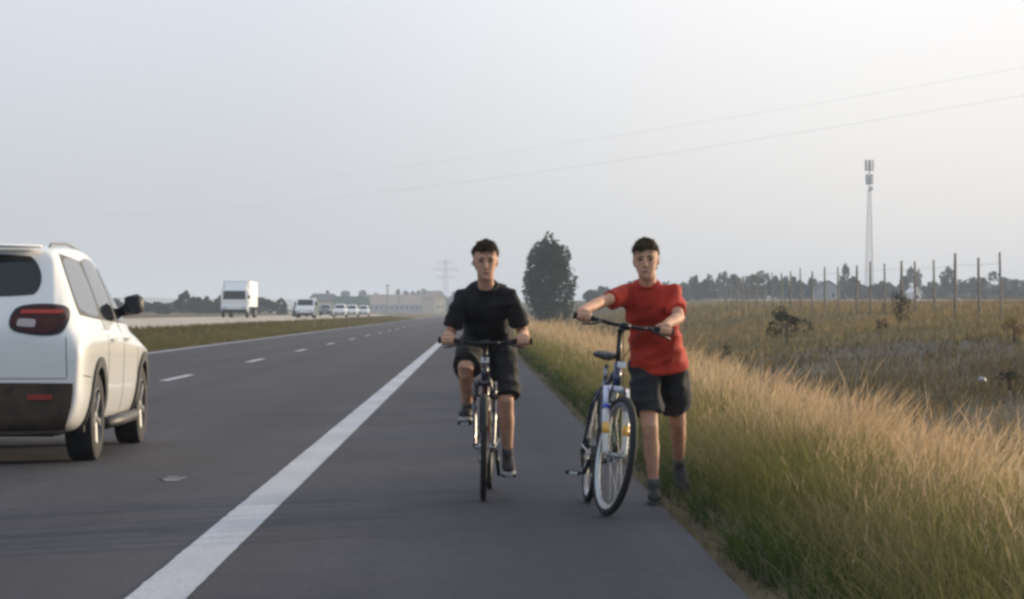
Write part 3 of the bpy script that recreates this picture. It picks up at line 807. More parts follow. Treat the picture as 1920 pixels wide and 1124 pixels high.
# ================================================================== vehicles
m_wpaint = mat('white_car_paint', (.80, .80, .78), .28, coat=.8, spec=.5)
m_black = mat('black_plastic', (.018, .018, .02), .55, var=.15, scale=20)
m_bump = mat('brown_bumper', (.060, .040, .028), .6, var=.35, scale=9, spec=.3)  # brownish black with uneven tone
m_rubber = mat('tyre_rubber', (.016, .016, .017), .85, bump=.3, bscale=90)
m_glass = mat('tinted_glass', (.012, .014, .016), .05, spec=.6)
m_tail = mat('tail_lamp_red', (.05, .006, .005), .22, spec=.3, var=.4, scale=16)
m_tail2 = mat('tail_lamp_bright', (.42, .05, .04), .25, spec=.3)
m_tail3 = mat('reverse_lens', (.42, .36, .34), .2)
m_chrome = mat('alloy', (.16, .165, .17), .45, .7)
m_under = mat('underbody', (.02, .018, .016), .9)
m_lamp = mat('headlamp_clear', (.6, .62, .65), .08, coat=1.0)
m_plate = mat('plate_white', (.7, .7, .68), .5)
m_seam = mat('panel_gap', (.03, .03, .03), .9)
m_refl = mat('reflector_red', (.28, .03, .02), .2, coat=1)

#            y     zb   wb   wm   zbelt wbelt zroof wroof
STATIONS = [(-2.175, .34, .76, .84, .94, .76, .99, .62), (-2.16, .30, .80, .875, .97, .81, 1.05, .68), (-2.10, .26, .84, .912, 1.01, .86, 1.15, .71),
            (-1.98, .24, .85, .925, 1.03, .87, 1.33, .685), (-1.82, .22, .86, .928, 1.05, .875, 1.58, .65), (-1.76, .22, .86, .928, 1.05, .88, 1.655, .64),
            (-1.40, .22, .86, .925, 1.04, .885, 1.685, .635), (-.6, .21, .86, .915, 1.03, .885, 1.705, .645), (.2, .21, .86, .915, 1.01, .88, 1.675, .64),
            (.70, .21, .86, .92, .99, .875, 1.47, .66), (1.12, .21, .86, .925, .97, .86, 1.17, .71), (1.30, .22, .86, .925, .95, .85, 1.05, .74),
            (1.80, .24, .84, .905, .89, .81, .98, .66), (2.06, .27, .78, .86, .80, .74, .88, .58), (2.19, .32, .66, .76, .66, .64, .72, .46)]
def car_shell():
    rings = []
    for y, zb, wb, wm, zt, wt, zr, wr in STATIONS:
        half = [(wb * .82, zb), (wb, zb + .05), (wm - .012, .50), (wm - .012, .60), (wm, .84), (wm - .004, zt - .085), (wt + .012, zt - .02), (wt - .012, zt), (wt + (wr - wt) * .5, zt + (zr - zt) * .5), (wr + .01, zr - .08), (wr - .01, zr - .035), (wr * .86, zr - .008), (wr * .5, zr + .006)]
        pts = [(0, zb - .01)] + half + [(0, zr + .012)] + [(-x, z) for x, z in reversed(half)]
        rings.append([Vector((x, y, z)) for x, z in pts])
    o = MB().rings(rings).build('body', None)
    s = o.modifiers.new('s', 'SUBSURF'); s.levels = s.render_levels = 2
    return bake(o)

_o = car_shell()
_bm = bmesh.new(); _bm.from_mesh(_o.data); CAR_BVH = BVHTree.FromBMesh(_bm); _bm.free()
for yy in (-1.30, 1.35):
    for s in (-1, 1):
        mb = MB(); mb.lathe([(.02, -.16), (.385, -.16), (.385, .2), (.02, .2)], Matrix.Translation((s * .84, yy, .345)) @ Matrix.Rotation(R(90), 4, 'Y'), 40)
        c = mb.build('cut', None); bo = _o.modifiers.new('b', 'BOOLEAN'); bo.operation = 'DIFFERENCE'; bo.object = c; bo.solver = 'EXACT'
bake(_o)
CAR_BODY = _o.data
bpy.data.objects.remove(_o)
for q in [q for q in bpy.data.objects if q.name.startswith('cut')]: bpy.data.objects.remove(q)

def hit(p, d):
    loc, nor, i, dist = CAR_BVH.ray_cast(Vector(p), Vector(d))
    return (loc, nor) if loc is not None else (None, None)
def panel(corners, axis, sgn, off=.005, nu=12, nv=8, rnd=.12):
    """a sheet laid on the car's skin: corners are (a, z) pairs on the plane seen along the axis"""
    c = [Vector(p) for p in corners]; vs, fs, ok = [], [], []
    for j in range(nv + 1):
        for i in range(nu + 1):
            s, t = i / nu * 2 - 1, j / nv * 2 - 1
            s2 = s * (1 - rnd * t * t * abs(s) ** 3); t2 = t * (1 - rnd * s * s * abs(t) ** 3)
            a, b2 = (s2 + 1) / 2, (t2 + 1) / 2
            q = c[0] * (1 - a) * (1 - b2) + c[1] * a * (1 - b2) + c[2] * a * b2 + c[3] * (1 - a) * b2
            if axis == 'x': h, n = hit((3 * sgn, q.x, q.y), (-sgn, 0, 0))
            else: h, n = hit((q.x, 3 * sgn, q.y), (0, -sgn, 0))
            vs.append(h + n * off if h is not None else None)
    for j in range(nv):
        for i in range(nu):
            a = j * (nu + 1) + i; f = (a, a + 1, a + nu + 2, a + nu + 1)
            if all(vs[k] is not None for k in f): fs.append(f)
    vs = [v if v is not None else Vector((0, 0, .5)) for v in vs]
    me = bpy.data.meshes.new('panel'); me.from_pydata([tuple(v) for v in vs], [], fs); me.update()
    bm = bmesh.new(); bm.from_mesh(me); bmesh.ops.delete(bm, geom=[v for v in bm.verts if not v.link_faces], context='VERTS')
    # give the sheet a rim so that it has thickness
    r = bmesh.ops.extrude_edge_only(bm, edges=[e for e in bm.edges if e.is_boundary])
    for e in r['geom']:
        if isinstance(e, bmesh.types.BMVert):
            if axis == 'x': e.co.x -= sgn * (off + .012)
            else: e.co.y -= sgn * (off + .012)
    bmesh.ops.recalc_face_normals(bm, faces=bm.faces)
    bm.to_mesh(me); bm.free()
    me.polygons.foreach_set('use_smooth', [True] * len(me.polygons)); me.set_sharp_from_angle(angle=R(50))
    return me
def seam(path, axis, sgn, w=.006):
    """a dark joint drawn as a thin raised-nothing ribbon on the skin"""
    mb = MB(); pts = []
    for (a, z) in path:
        h, n = hit((3 * sgn, a, z), (-sgn, 0, 0)) if axis == 'x' else hit((a, 3 * sgn, z), (0, -sgn, 0))
        if h is not None: pts.append(h)
    mb.tube(pts, w / 2, 5); return mb

CAR_CACHE = {}
def P_(key, fn):
    if key not in CAR_CACHE: CAR_CACHE[key] = fn()
    return CAR_CACHE[key]
def lin(a, b, n=12): return [(a[0] + (b[0] - a[0]) * i / n, a[1] + (b[1] - a[1]) * i / n) for i in range(n + 1)]

def make_car(name, label, paint, loc, rotz, group=None, fine=True):
    root = tag(empty(name, loc, (0, 0, rotz)), label, 'car', group)
    def put(nm, me, m, parent=root):
        me = me.copy(); me.materials.clear(); return link_mesh(nm, me, m, parent)
    body = put('body', CAR_BODY, paint); auto_smooth(body, 32)
    put('rear_window', P_('rw', lambda: panel([(-.60, 1.27), (.60, 1.27), (.53, 1.60), (-.53, 1.60)], 'y', -1)), m_glass)
    put('windscreen', P_('ws', lambda: panel([(-.66, 1.13), (.66, 1.13), (.56, 1.60), (-.56, 1.60)], 'y', 1)), m_glass)
    put('rear_bumper', P_('rb', lambda: panel([(-.78, .27), (.78, .27), (.87, .63), (-.87, .63)], 'y', -1, .010, 24, 8, .03)), m_bump)
    put('front_bumper', P_('fb', lambda: panel([(-.62, .36), (.62, .36), (.64, .60), (-.64, .60)], 'y', 1, .01)), m_black)
    for s in (-1, 1):
        k = 's%d' % s
        wins = [[(-1.80, 1.17), (-.80, 1.10), (-.80, 1.585), (-1.58, 1.58)], [(-.73, 1.095), (.10, 1.075), (.10, 1.585), (-.73, 1.60)], [(.17, 1.072), (.93, 1.06), (.52, 1.44), (.17, 1.565)]]
        put('window_trim', P_(k + 'tr', lambda: panel([(-1.86, 1.125), (.98, 1.045), (.50, 1.475), (-1.60, 1.625)], 'x', s, .002, 40, 8, .05)), m_black)
        for i, w in enumerate(wins):
            put('side_window', P_(k + 'w%d' % i, lambda w=w: panel(w, 'x', s, .004)), m_glass)
        tl = put('tail_lamp', P_(k + 't', lambda: panel([(s * .36, 1.02), (s * .76, .985), (s * .775, 1.20), (s * .40, 1.195)], 'y', -1, .018, rnd=.22)), m_tail)
        put('lamp_surround', P_(k + 't0', lambda: panel([(s * .345, 1.005), (s * .785, .965), (s * .80, 1.222), (s * .385, 1.215)], 'y', -1, .008, rnd=.2)), m_black, tl)
        put('light_bar', P_(k + 't1', lambda: panel([(s * .44, 1.135), (s * .74, 1.135), (s * .745, 1.165), (s * .445, 1.165)], 'y', -1, .024, 10, 3, .05)), m_tail2, tl)
        put('reverse_lens', P_(k + 't2', lambda: panel([(s * .42, 1.045), (s * .56, 1.035), (s * .565, 1.095), (s * .43, 1.10)], 'y', -1, .024, 8, 4, .1)), m_tail3, tl)
        put('head_lamp', P_(k + 'h', lambda: panel([(s * .34, .74), (s * .64, .76), (s * .60, .86), (s * .36, .84)], 'y', 1, .01, rnd=.3)), m_lamp)
        put('reflector', P_(k + 'r', lambda: panel([(s * .50, .50), (s * .70, .50), (s * .70, .545), (s * .50, .545)], 'y', -1, .022, 6, 3)), m_refl)
        for yy in (-1.30, 1.35):
            def arch(yy=yy):
                mb = MB(); rings = []
                for q in range(33):
                    a = R(-14 + 208 * q / 32); r = []
                    for rad, o_ in ((.383, .016), (.462, .020), (.462, -.03), (.383, -.03)):
                        z = .345 + rad * math.sin(a); y = yy + rad * math.cos(a)
                        h, n = hit((3 * s, y, max(z, .30)), (-s, 0, 0))
                        x = (h.x if h is not None else s * .9) + s * o_
                        r.append(Vector((x, y, z)))
                    rings.append(r)
                return mb.rings(rings).mesh('arch')
            o = put('wheel_arch', P_(k + 'a%.1f' % yy, arch), m_black)
            wh = tag(empty('wheel', (s * .80, yy, .345)), None); wh.parent = root
            M = Matrix.Rotation(R(90), 4, 'Y')
            def tyre():
                mb = MB(); mb.lathe([(.225, -.105), (.30, -.112), (.335, -.10), (.345, -.075), (.345, .075), (.335, .10), (.30, .112), (.225, .105)], M, 40); return mb.mesh('tyre')
            def rim():
                mb = MB(); mb.lathe([(.228, -.10), (.228, .10), (.212, .104), (.20, .06), (.20, -.1)], M, 36)
                for q in range(5):
                    a = q * 2 * math.pi / 5
                    for d in (-.09, .09):
                        mb.tube([M @ Vector((.05 * math.cos(a), .05 * math.sin(a), s * .075)), M @ Vector((.21 * math.cos(a + d), .21 * math.sin(a + d), s * .085))], [.022, .018], 6)
                mb.lathe([(.001, s * .06), (.06, s * .06), (.06, s * .09), (.001, s * .1)], M, 16); return mb.mesh('rim')
            def disc():
                mb = MB(); mb.lathe([(.01, -.05), (.20, -.05), (.20, -.02), (.01, -.02)], M, 24); return mb.mesh('brake_disc')
            auto_smooth(put('tyre', P_('ty', tyre), m_rubber, wh)); auto_smooth(put('rim', P_(k + 'rim', rim), m_chrome, wh)); put('brake_disc', P_('bd', disc), m_under, wh)
        # mirror, handles, joints
        mb = MB(); mb.loft([((s * .74, .72, 1.14), (0, .03, 0), (0, 0, .03)), ((s * .83, .71, 1.17), (0, .05, 0), (0, 0, .05)), ((s * .86, .70, 1.21), (0, .085, 0), (0, 0, .085)), ((s * .95, .695, 1.225), (0, .085, 0), (0, 0, .09)), ((s * 1.0, .70, 1.22), (0, .05, 0), (0, 0, .06))], 14, 2.6)
        mi = mb.build('door_mirror', m_black, root, True)
        mb = MB(); mb.box((s * .91, .612, 1.22), (.12, .012, .13)); mb.build('mirror_glass', m_glass, mi)
        for y0 in (-.55, .30):
            h, n = hit((3 * s, y0, .93), (-s, 0, 0)); mb = MB(); mb.box((h.x + s * .014, y0, .93), (.024, .19, .028)); mb.build('door_handle', paint, root)
        seam(lin((-1.74, .66), (-2.06, .68)), 'x', s, .008).build('bumper_gap', m_seam, root); seam(lin((-1.86, .84), (.9, .80), 30), 'x', s, .004).build('crease_line', paint, root); seam(lin((-.77, .32), (-.77, 1.10)) , 'x', s).build('door_gap', m_seam, root); seam(lin((.135, .32), (.135, 1.08)), 'x', s).build('door_gap', m_seam, root); seam(lin((.98, .32), (.95, 1.02)), 'x', s).build('door_gap', m_seam, root)
        mb = MB(); mb.tube([(s * .895, -.86, .27), (s * .905, 0, .265), (s * .895, .92, .27)], .05, 8); mb.build('sill', m_black, root, True)
        mb = MB(); mb.tube([Vector((s * .55, y_, CAR_BVH.ray_cast(Vector((s * .55, y_, 3)), Vector((0, 0, -1)))[0].z + dz_)) for y_, dz_ in ((-1.45, 0), (-1.35, .022), (-.6, .026), (.05, .022), (.15, 0))], .011, 6); mb.build('roof_rail', m_chrome, root)
    if fine:
        seam(lin((-.80, .66), (.80, .66), 30), 'y', -1).build('tailgate_gap', m_seam, root)
        for s in (-1, 1): seam(lin((s * .80, .67), (s * .79, .97)), 'y', -1).build('tailgate_gap', m_seam, root)
        mb = MB(); mb.loft([((-.55, -1.80, 1.655), (0, .08, 0), (0, 0, .015)), ((0, -1.84, 1.668), (0, .09, 0), (0, 0, .016)), ((.55, -1.80, 1.655), (0, .08, 0), (0, 0, .015))], 12)
        mb.build('spoiler', paint, root, True)
        mb = MB(); mb.tube([(-.2, -2.06, .27), (-.2, -1.6, .27)], .035, 10); mb.build('exhaust', m_chrome, root)
    mb = MB(); mb.box((0, -2.185, .80), (.52, .012, .115)); mb.build('number_plate', m_plate, root)
    mb = MB(); mb.box((0, 2.20, .52), (.52, .012, .115)); mb.build('number_plate', m_plate, root)
    mb = MB(); mb.box((0, 0, .26), (1.30, 3.7, .10)); mb.tube([(-.75, -1.30, .33), (.75, -1.30, .33)], .045, 8); mb.tube([(-.75, 1.35, .33), (.75, 1.35, .33)], .04, 8); mb.build('underbody', m_under, root)
    return root

make_car('white_suv', 'white sport utility car driving away in the lane at left edge', m_wpaint, (-3.85, 21.37, 0), 0)

# oncoming traffic on the far carriageway
def far_z(x, y): return max(gz(x, y), gz(x - bend_x(y), y)) + .06
def bend_x(y): return float(bend(np.array(y)))
m_silver = mat('silver_paint', (.72, .73, .74), .3, coat=.6)
m_dgreen = mat('dark_green_paint', (.03, .05, .04), .3, coat=.6)
for k, (lab, pm, x, y) in enumerate((('nearest of three oncoming cars queued on the opposite carriageway, white', m_wpaint, -17.4, 332), ('middle of three oncoming cars queued on the opposite carriageway, white', m_wpaint, -17.4, 364), ('farthest of three oncoming cars queued on the opposite carriageway, silver', m_silver, -17.4, 402))):
    make_car('oncoming_car', lab, pm, (x, y, gz(x, y) + .05), math.pi, 'oncoming cars', False)

m_dblue = mat('dark_blue_paint', (.02, .028, .06), .3, coat=.6)
m_dred = mat('dark_red_paint', (.10, .015, .012), .3, coat=.6)
for lab, pm, y in (('dark blue oncoming car in the outer lane behind the white van', m_dblue, 318), ('dark green oncoming car in the outer lane beside the queue', m_dgreen, 372), ('dark red oncoming car in the outer lane, farthest of the dark cars', m_dred, 424)):
    make_car('oncoming_car', lab, pm, (-21.6, y, gz(-21.6, y) + .05), math.pi, 'oncoming cars', False)

def box_vehicle(name, label, cat, x, y, W, L, H, nose, cabh, paint, box_m, truck):
    """van or box lorry facing the camera: cab shell with raked windscreen, cargo body, wheels"""
    root = tag(empty(name, (x, y, gz(x, y) + .05), (0, 0, math.pi)), label, cat)
    w = W / 2; zb = .55 if truck else .28
    prof = [(L / 2, zb), (L / 2, zb + .55), (L / 2 - .10, zb + .75), (L / 2 - nose, cabh * .62), (L / 2 - nose - (.12 if truck else .75), cabh - .12), (L / 2 - nose - (.35 if truck else 1.05), cabh), (L / 2 - 2.1 if truck else -L / 2 + .15, cabh), (L / 2 - 2.15 if truck else -L / 2, cabh - .25), (L / 2 - 2.15 if truck else -L / 2, zb)]
    rings = []
    for xx, sc in ((-w, .93), (-w * .97, .99), (-w * .9, 1), (w * .9, 1), (w * .97, .99), (w, .93)):
        cy = sum(p[0] for p in prof) / len(prof); cz = (zb + cabh) / 2
        rings.append([Vector((xx, cy + (p[0] - cy) * sc, cz + (p[1] - cz) * sc)) for p in prof])
    cab = MB().rings(rings).build('cab' if truck else 'body', paint, root)
    # windscreen on the raked face
    a, b2 = Vector((0, prof[3][0], prof[3][1])), Vector((0, prof[4][0], prof[4][1]))
    n = Vector((0, (b2 - a).z, -(b2 - a).y)).normalized()
    mb = MB(); q = [a.lerp(b2, .06), a.lerp(b2, .94)]
    mb.add([q[0] + Vector((-w * .86, 0, 0)) + n * .02, q[0] + Vector((w * .86, 0, 0)) + n * .02, q[1] + Vector((w * .8, 0, 0)) + n * .02, q[1] + Vector((-w * .8, 0, 0)) + n * .02], [(0, 1, 2, 3)]); mb.build('windscreen', m_glass, root)
    for s in (-1, 1):
        y1 = prof[4][0] - .1; mb = MB(); mb.box((s * (w + .004), y1 - .35, cabh * .78), (.02, .75, cabh * .24)); mb.build('side_window', m_glass, root)
        mb = MB(); mb.box((s * w * .72, L / 2 + .01, zb + .42), (W * .2, .06, .22)); mb.build('head_lamp', m_lamp, root)
        mb = MB(); mb.box((s * (w + .14), prof[4][0] - .05, cabh * .72), (.2, .08, .32)); mb.build('door_mirror', m_black, root)
    mb = MB(); mb.box((0, L / 2 + .03, zb + .1), (W * .96, .12, .3)); mb.build('front_bumper', m_black, root)
    if truck:
        mb = MB(); mb.box((0, L / 2 - 2.3 - (L - 2.4) / 2, zb + .5 + (H - zb - .5) / 2), (W, L - 2.4, H - zb - .5)); cb = mb.build('cargo_box', box_m, root)
        bv = cb.modifiers.new('b', 'BEVEL'); bv.width = .06; bv.segments = 2; bake(cb)
        mb = MB(); mb.box((0, 0, zb + .15), (W * .4, L - 1, .3)); mb.build('chassis', m_under, root)
        mb = MB(); mb.add([(-w * .9, L / 2 - 2.1, cabh), (w * .9, L / 2 - 2.1, cabh), (w * .9, L / 2 - 2.1, H - .1), (-w * .9, L / 2 - 2.1, H - .1), (-w * .8, L / 2 - 1.0, cabh), (w * .8, L / 2 - 1.0, cabh)], [(0, 1, 2, 3), (4, 3, 2, 5), (0, 3, 4), (1, 5, 2), (0, 4, 5, 1)]); mb.build('wind_deflector', paint, root)
    r = .48 if truck else .34
    for yy in ((L / 2 - 1.2, -L / 2 + 1.6, -L / 2 + 2.9) if truck else (L / 2 - .9, -L / 2 + .9)):
        for s in (-1, 1):
            mb = MB(); mb.lathe([(.12, -.13), (r, -.13), (r, .13), (.12, .13)], Matrix.Translation((s * (w - .13), yy, r)) @ Matrix.Rotation(R(90), 4, 'Y'), 20); wo = mb.build('wheel', m_rubber, root)
            mb = MB(); mb.lathe([(.01, -.14), (r * .6, -.14), (r * .6, .14), (.01, .14)], Matrix.Translation((s * (w - .13), yy, r)) @ Matrix.Rotation(R(90), 4, 'Y'), 14); mb.build('rim', m_chrome, wo)
    return root
m_box = mat('lorry_box', (.74, .76, .78), .5)
box_vehicle('box_lorry', 'white oncoming box lorry with sunlit side on the opposite carriageway', 'lorry', -23.0, 251, 2.55, 11.5, 3.55, .12, 2.75, m_wpaint, m_box, True)
box_vehicle('delivery_van', 'white oncoming van right of the box lorry on the opposite carriageway', 'van', -18.6, 283, 2.0, 5.2, 2.15, .95, 2.15, m_wpaint, m_box, False)
# ================================================================== bicycles (x forward, y left, z up; origin under the cranks)
m_btyre = mat('bike_tyre', (.014, .014, .015), .8, bump=.5, bscale=160)
m_brim_dark = mat('dark_rim', (.03, .03, .033), .4, .6)
m_brim = mat('polished_rim', (.46, .47, .49), .32, .85)
m_spoke = mat('spoke_steel', (.35, .36, .37), .4, .9)
m_crank = mat('crank_black', (.02, .02, .022), .4, .5)
m_saddle = mat('saddle_black', (.016, .016, .018), .55)
m_grip = mat('grip_rubber', (.015, .015, .016), .9)
m_chain = mat('chain_steel', (.10, .095, .09), .5, .8)
m_cable = mat('cable_black', (.012, .012, .012), .5)
m_reflw = mat('reflector_clear', (.75, .76, .80), .15, coat=1)

def make_bike(name, label, loc, rotz, lean, steer, barz, barhalf, crank, frame_m, fork_m, accent_m, rim_m, wr=.34, suspension=False, saddle_z=.90):
    root = tag(empty(name, loc, (lean, 0, rotz)), label, 'bicycle')
    ax = Vector((-.325, 0, .946)).normalized(); fc = Vector((.435, 0, .735)); ht = fc + ax * .135
    SM = Matrix.Translation(fc) @ Matrix.Rotation(steer, 4, ax) @ Matrix.Translation(-fc)
    st = lambda p: SM @ Vector(p)
    bb, ra, fa = Vector((0, 0, .285)), Vector((-.44, 0, wr)), Vector((.62, 0, wr)); stp = Vector((-.165, 0, .76))
    mb = MB()
    mb.tube([bb, stp], [.017, .016], 12); mb.tube([stp + Vector((.012, 0, -.05)), ht - ax * .03], .0175, 12)
    mb.tube([fc + ax * -.005, ht + ax * .005], .024, 14); mb.tube([bb + Vector((0, -.04, 0)), bb + Vector((0, .04, 0))], .024, 14)
    for s in (-1, 1):
        mb.tube([bb + Vector((-.02, s * .03, 0)), bb.lerp(ra, .3) + Vector((0, s * .045, .0)), ra + Vector((0, s * .062, 0))], .010, 8)
        mb.tube([stp + Vector((0, s * .02, -.05)), stp.lerp(ra, .35) + Vector((0, s * .048, -.02)), ra + Vector((0, s * .062, 0))], .008, 8)
        mb.box(ra + Vector((0, s * .062, 0)), (.05, .006, .05))
    mb.build('frame', frame_m, root, True)
    mb = MB(); mb.tube([bb + Vector((.02, 0, .02)), fc + ax * .025], [.021, .022], 12); mb.build('down_tube', accent_m, root, True)
    # fork
    mb = MB(); crown = fc - ax * .03
    mb.tube([st(crown + Vector((0, -.062, 0))), st(crown + Vector((0, -.03, .012))), st(crown + Vector((0, .03, .012))), st(crown + Vector((0, .062, 0)))], [.019, .021, .021, .019], 10)
    mid = crown.lerp(fa, .5) + Vector((.01, 0, 0))
    for s in (-1, 1):
        o = Vector((0, s * .062, 0))
        mb.tube([st(crown + o + ax * .02), st(crown.lerp(mid, .55) + o)], .0165 if suspension else .014, 10)
    fk = mb.build('fork', fork_m, root, True)
    for s in (-1, 1):
        o = Vector((0, s * .062, 0)); mb = MB()
        mb.tube([st(crown.lerp(mid, .5) + o), st(mid + o), st(fa + o * .92 + Vector((-.01, 0, .02))), st(fa + o * .92)], [.021, .021, .017, .013] if suspension else [.0145, .013, .011, .010], 10)
        mb.build('fork_leg', accent_m if suspension else fork_m, fk, True)
        if suspension:
            q0 = crown.lerp(mid, .5) + o; q1 = mid + o; q2 = fa + o * .92 + Vector((-.01, 0, .02))
            for nm, pa, pb, rr, mm in (('blue_band', q0.lerp(q1, -.02), q0.lerp(q1, .22), .0222, m_band_b), ('yellow_band', q1.lerp(q2, .05), q1.lerp(q2, .42), .0216, m_band_y)):
                mb = MB(); mb.tube([st(pa), st(pb)], [rr, rr * (1 if nm[0] == 'b' else .95)], 12); mb.build(nm, mm, fk, True)
    # headset, stem, bar
    bc = Vector((ht.x - .325 * (barz - ht.z) * .7 + .075, 0, barz))
    mb = MB(); top = ht + ax * ((barz - .03 - ht.z) / .946)
    mb.tube([st(ht), st(top)], .015, 12); mb.tube([st(top), st(bc)], [.018, .019], 12); mb.tube([st(bc + Vector((0, -.025, 0))), st(bc + Vector((0, .025, 0)))], .021, 12)
    mb.build('stem', m_crank, root, True)
    hb = MB(); pts = [bc + Vector((dx, y, dz)) for y, dx, dz in ((-barhalf, -.05, .0), (-barhalf * .55, -.02, -.002), (-.09, 0, -.012), (0, 0, -.014), (.09, 0, -.012), (barhalf * .55, -.02, -.002), (barhalf, -.05, 0))]
    for p in pts: p.z += .014
    hb.tube([st(p) for p in pts], .0115, 10); bar = hb.build('handlebar', m_crank, root, True)
    grips = {}
    for s in (-1, 1):
        e = Vector(pts[0] if s < 0 else pts[-1]); i = Vector(pts[1] if s < 0 else pts[-2]); d = (e - i).normalized()
        mb = MB(); mb.tube([st(e - d * .12), st(e - d * .115), st(e - d * .01), st(e)], [.014, .0175, .0175, .014], 12); mb.tube([st(e - d * .006), st(e + d * .004)], .021, 12); mb.build('grip', m_grip, bar, True)
        b0 = e - d * .145
        mb = MB(); mb.tube([st(b0), st(b0 + Vector((.035, 0, -.012))), st(b0 + Vector((.058, s * .05, -.03))), st(b0 + Vector((.052, s * .11, -.042)))], [.012, .009, .006, .005], 8); mb.build('brake_lever', m_crank, bar, True)
        grips[s] = (st(e - d * .055), (st(e) - st(i)).normalized())
    mb = MB()
    for s, end in ((-1, st(crown + Vector((.02, .03, 0)))), (1, bb + Vector((-.05, .02, .2)))):
        g = st(bc + Vector((-.01, s * (barhalf - .16), .01))); m_ = st(bc + Vector((.13, s * .05, -.03)))
        mb.tube([g, g.lerp(m_, .6) + Vector((.05, 0, .02)), m_, st(ht + Vector((.06, s * -.02, -.02))), end], .0028, 6)
    mb.build('brake_cable', m_cable, root)
    # wheels
    for cen, f in ((ra, lambda p: Vector(p)), (fa, st)):
        w = empty('wheel'); w.parent = root
        base = [f(cen), f(cen + Vector((0, 1, 0))) - f(cen)]
        q = base[1].to_track_quat('Z', 'Y').to_matrix().to_4x4(); M = Matrix.Translation(base[0]) @ q
        mb = MB(); r = wr - .023
        prof = [(r + .023 * math.cos(a), .021 * math.sin(a)) for a in [2 * math.pi * k / 12 for k in range(12)]]
        mb.lathe(prof, M, 56); mb.build('tyre', m_btyre, w, True)
        mb = MB(); mb.lathe([(r - .042, -.006), (r - .034, -.0125), (r - .008, -.0145), (r - .008, .0145), (r - .034, .0125), (r - .042, .006)], M, 56); auto_smooth(mb.build('rim', rim_m, w), 40)
        mb = MB(); mb.lathe([(.004, -.055), (.012, -.055), (.014, -.035), (.03, -.033), (.03, -.028), (.016, -.024), (.016, .024), (.03, .028), (.03, .033), (.014, .035), (.012, .055), (.004, .055)], M, 18); auto_smooth(mb.build('hub', m_spoke, w), 40)
        mb = MB()
        for k in range(28):
            a = 2 * math.pi * k / 28; s = 1 if k % 2 else -1; a2 = a + (.5 if (k // 2) % 2 else -.5)
            mb.tube([M @ Vector((.028 * math.cos(a2), .028 * math.sin(a2), s * .03)), M @ Vector(((r - .036) * math.cos(a), (r - .036) * math.sin(a), 0))], .0013, 4, cap=False)
        mb.build('spokes', m_spoke, w)
        # rim brake with reflector
    mb = MB()
    for s in (-1, 1):
        o = Vector((.035, s * .03, 0)); cr2 = crown + Vector((.03, 0, -.04))
        mb.tube([st(cr2 + Vector((0, s * .045, -.03))), st(cr2 + Vector((.012, s * .042, .03))), st(cr2 + Vector((.01, s * .034, .075)))], [.010, .008, .006], 8); mb.box(st(cr2 + Vector((-.01, s * .03, -.025))), (.05, .02, .014))
    mb.build('rim_brake', m_crank, root)
    mb = MB(); mb.box(st(ht + Vector((.075, 0, .0))), (.012, .05, .032)); mb.build('front_reflector', m_reflw, root)
    # saddle
    mb = MB(); sp = stp + (stp - bb).normalized() * (saddle_z - stp.z - .05)
    mb.tube([stp, sp], .0135, 12); mb.build('seat_post', m_spoke, root, True)
    sx = sp.x; mb = MB(); mb.loft([((sx - .13, 0, saddle_z), (0, .055, 0), (0, 0, .018)), ((sx - .10, 0, saddle_z + .004), (0, .078, 0), (0, 0, .026)), ((sx - .04, 0, saddle_z), (0, .062, 0), (0, 0, .026)), ((sx + .03, 0, saddle_z - .004), (0, .032, 0), (0, 0, .024)), ((sx + .11, 0, saddle_z - .005), (0, .020, 0), (0, 0, .021)), ((sx + .14, 0, saddle_z - .012), (0, .010, 0), (0, 0, .012))], 16)
    mb.build('saddle', m_saddle, root, True)
    # cranks, chain, pedals (right side of the rider is -y)
    Mx = Matrix.Translation(bb + Vector((0, -.048, 0))) @ Matrix.Rotation(R(90), 4, 'X')
    mb = MB(); mb.lathe([(.072, -.002), (.088, -.002), (.088, .002), (.072, .002)], Mx, 40)
    for k in range(5): a = 2 * math.pi * k / 5 + crank; mb.tube([Mx @ Vector((0, 0, 0)), Mx @ Vector((.075 * math.cos(a), .075 * math.sin(a), 0))], .007, 6)
    mb.build('chainring', m_crank, root)
    pedals = {}
    for s, a in ((-1, crank), (1, crank + math.pi)):
        tip = bb + Vector((.17 * math.cos(a), s * .072, .17 * math.sin(a)))
        mb = MB(); mb.tube([bb + Vector((0, s * .058, 0)), tip], [.014, .010], 8); cr = mb.build('crank_arm', m_crank, root, True)
        pc = tip + Vector((0, s * .068, 0))
        mb = MB(); mb.tube([tip, pc + Vector((0, s * .04, 0))], .006, 6); mb.box(pc + Vector((.035, 0, 0)), (.014, .085, .022)); mb.box(pc + Vector((-.035, 0, 0)), (.014, .085, .022)); mb.box(pc + Vector((0, s * .04, 0)), (.08, .008, .018)); mb.box(pc + Vector((0, -s * .038, 0)), (.08, .008, .018))
        mb.build('pedal', m_crank, root); mb = MB(); mb.box(pc + Vector((.045, 0, 0)), (.006, .05, .014)); mb.build('pedal_reflector', m_reflw, root)
        pedals[s] = pc
    mb = MB(); mb.tube([bb + Vector((.0, -.048, .088)), ra + Vector((0, -.048, .045)), ra + Vector((-.045, -.048, 0)), ra + Vector((0, -.048, -.045)), ra + Vector((.03, -.048, -.10)), ra + Vector((.06, -.048, -.09)), bb + Vector((0, -.048, -.088)), bb + Vector((.088, -.048, 0))], .004, 5, closed=True); mb.build('chain', m_chain, root)
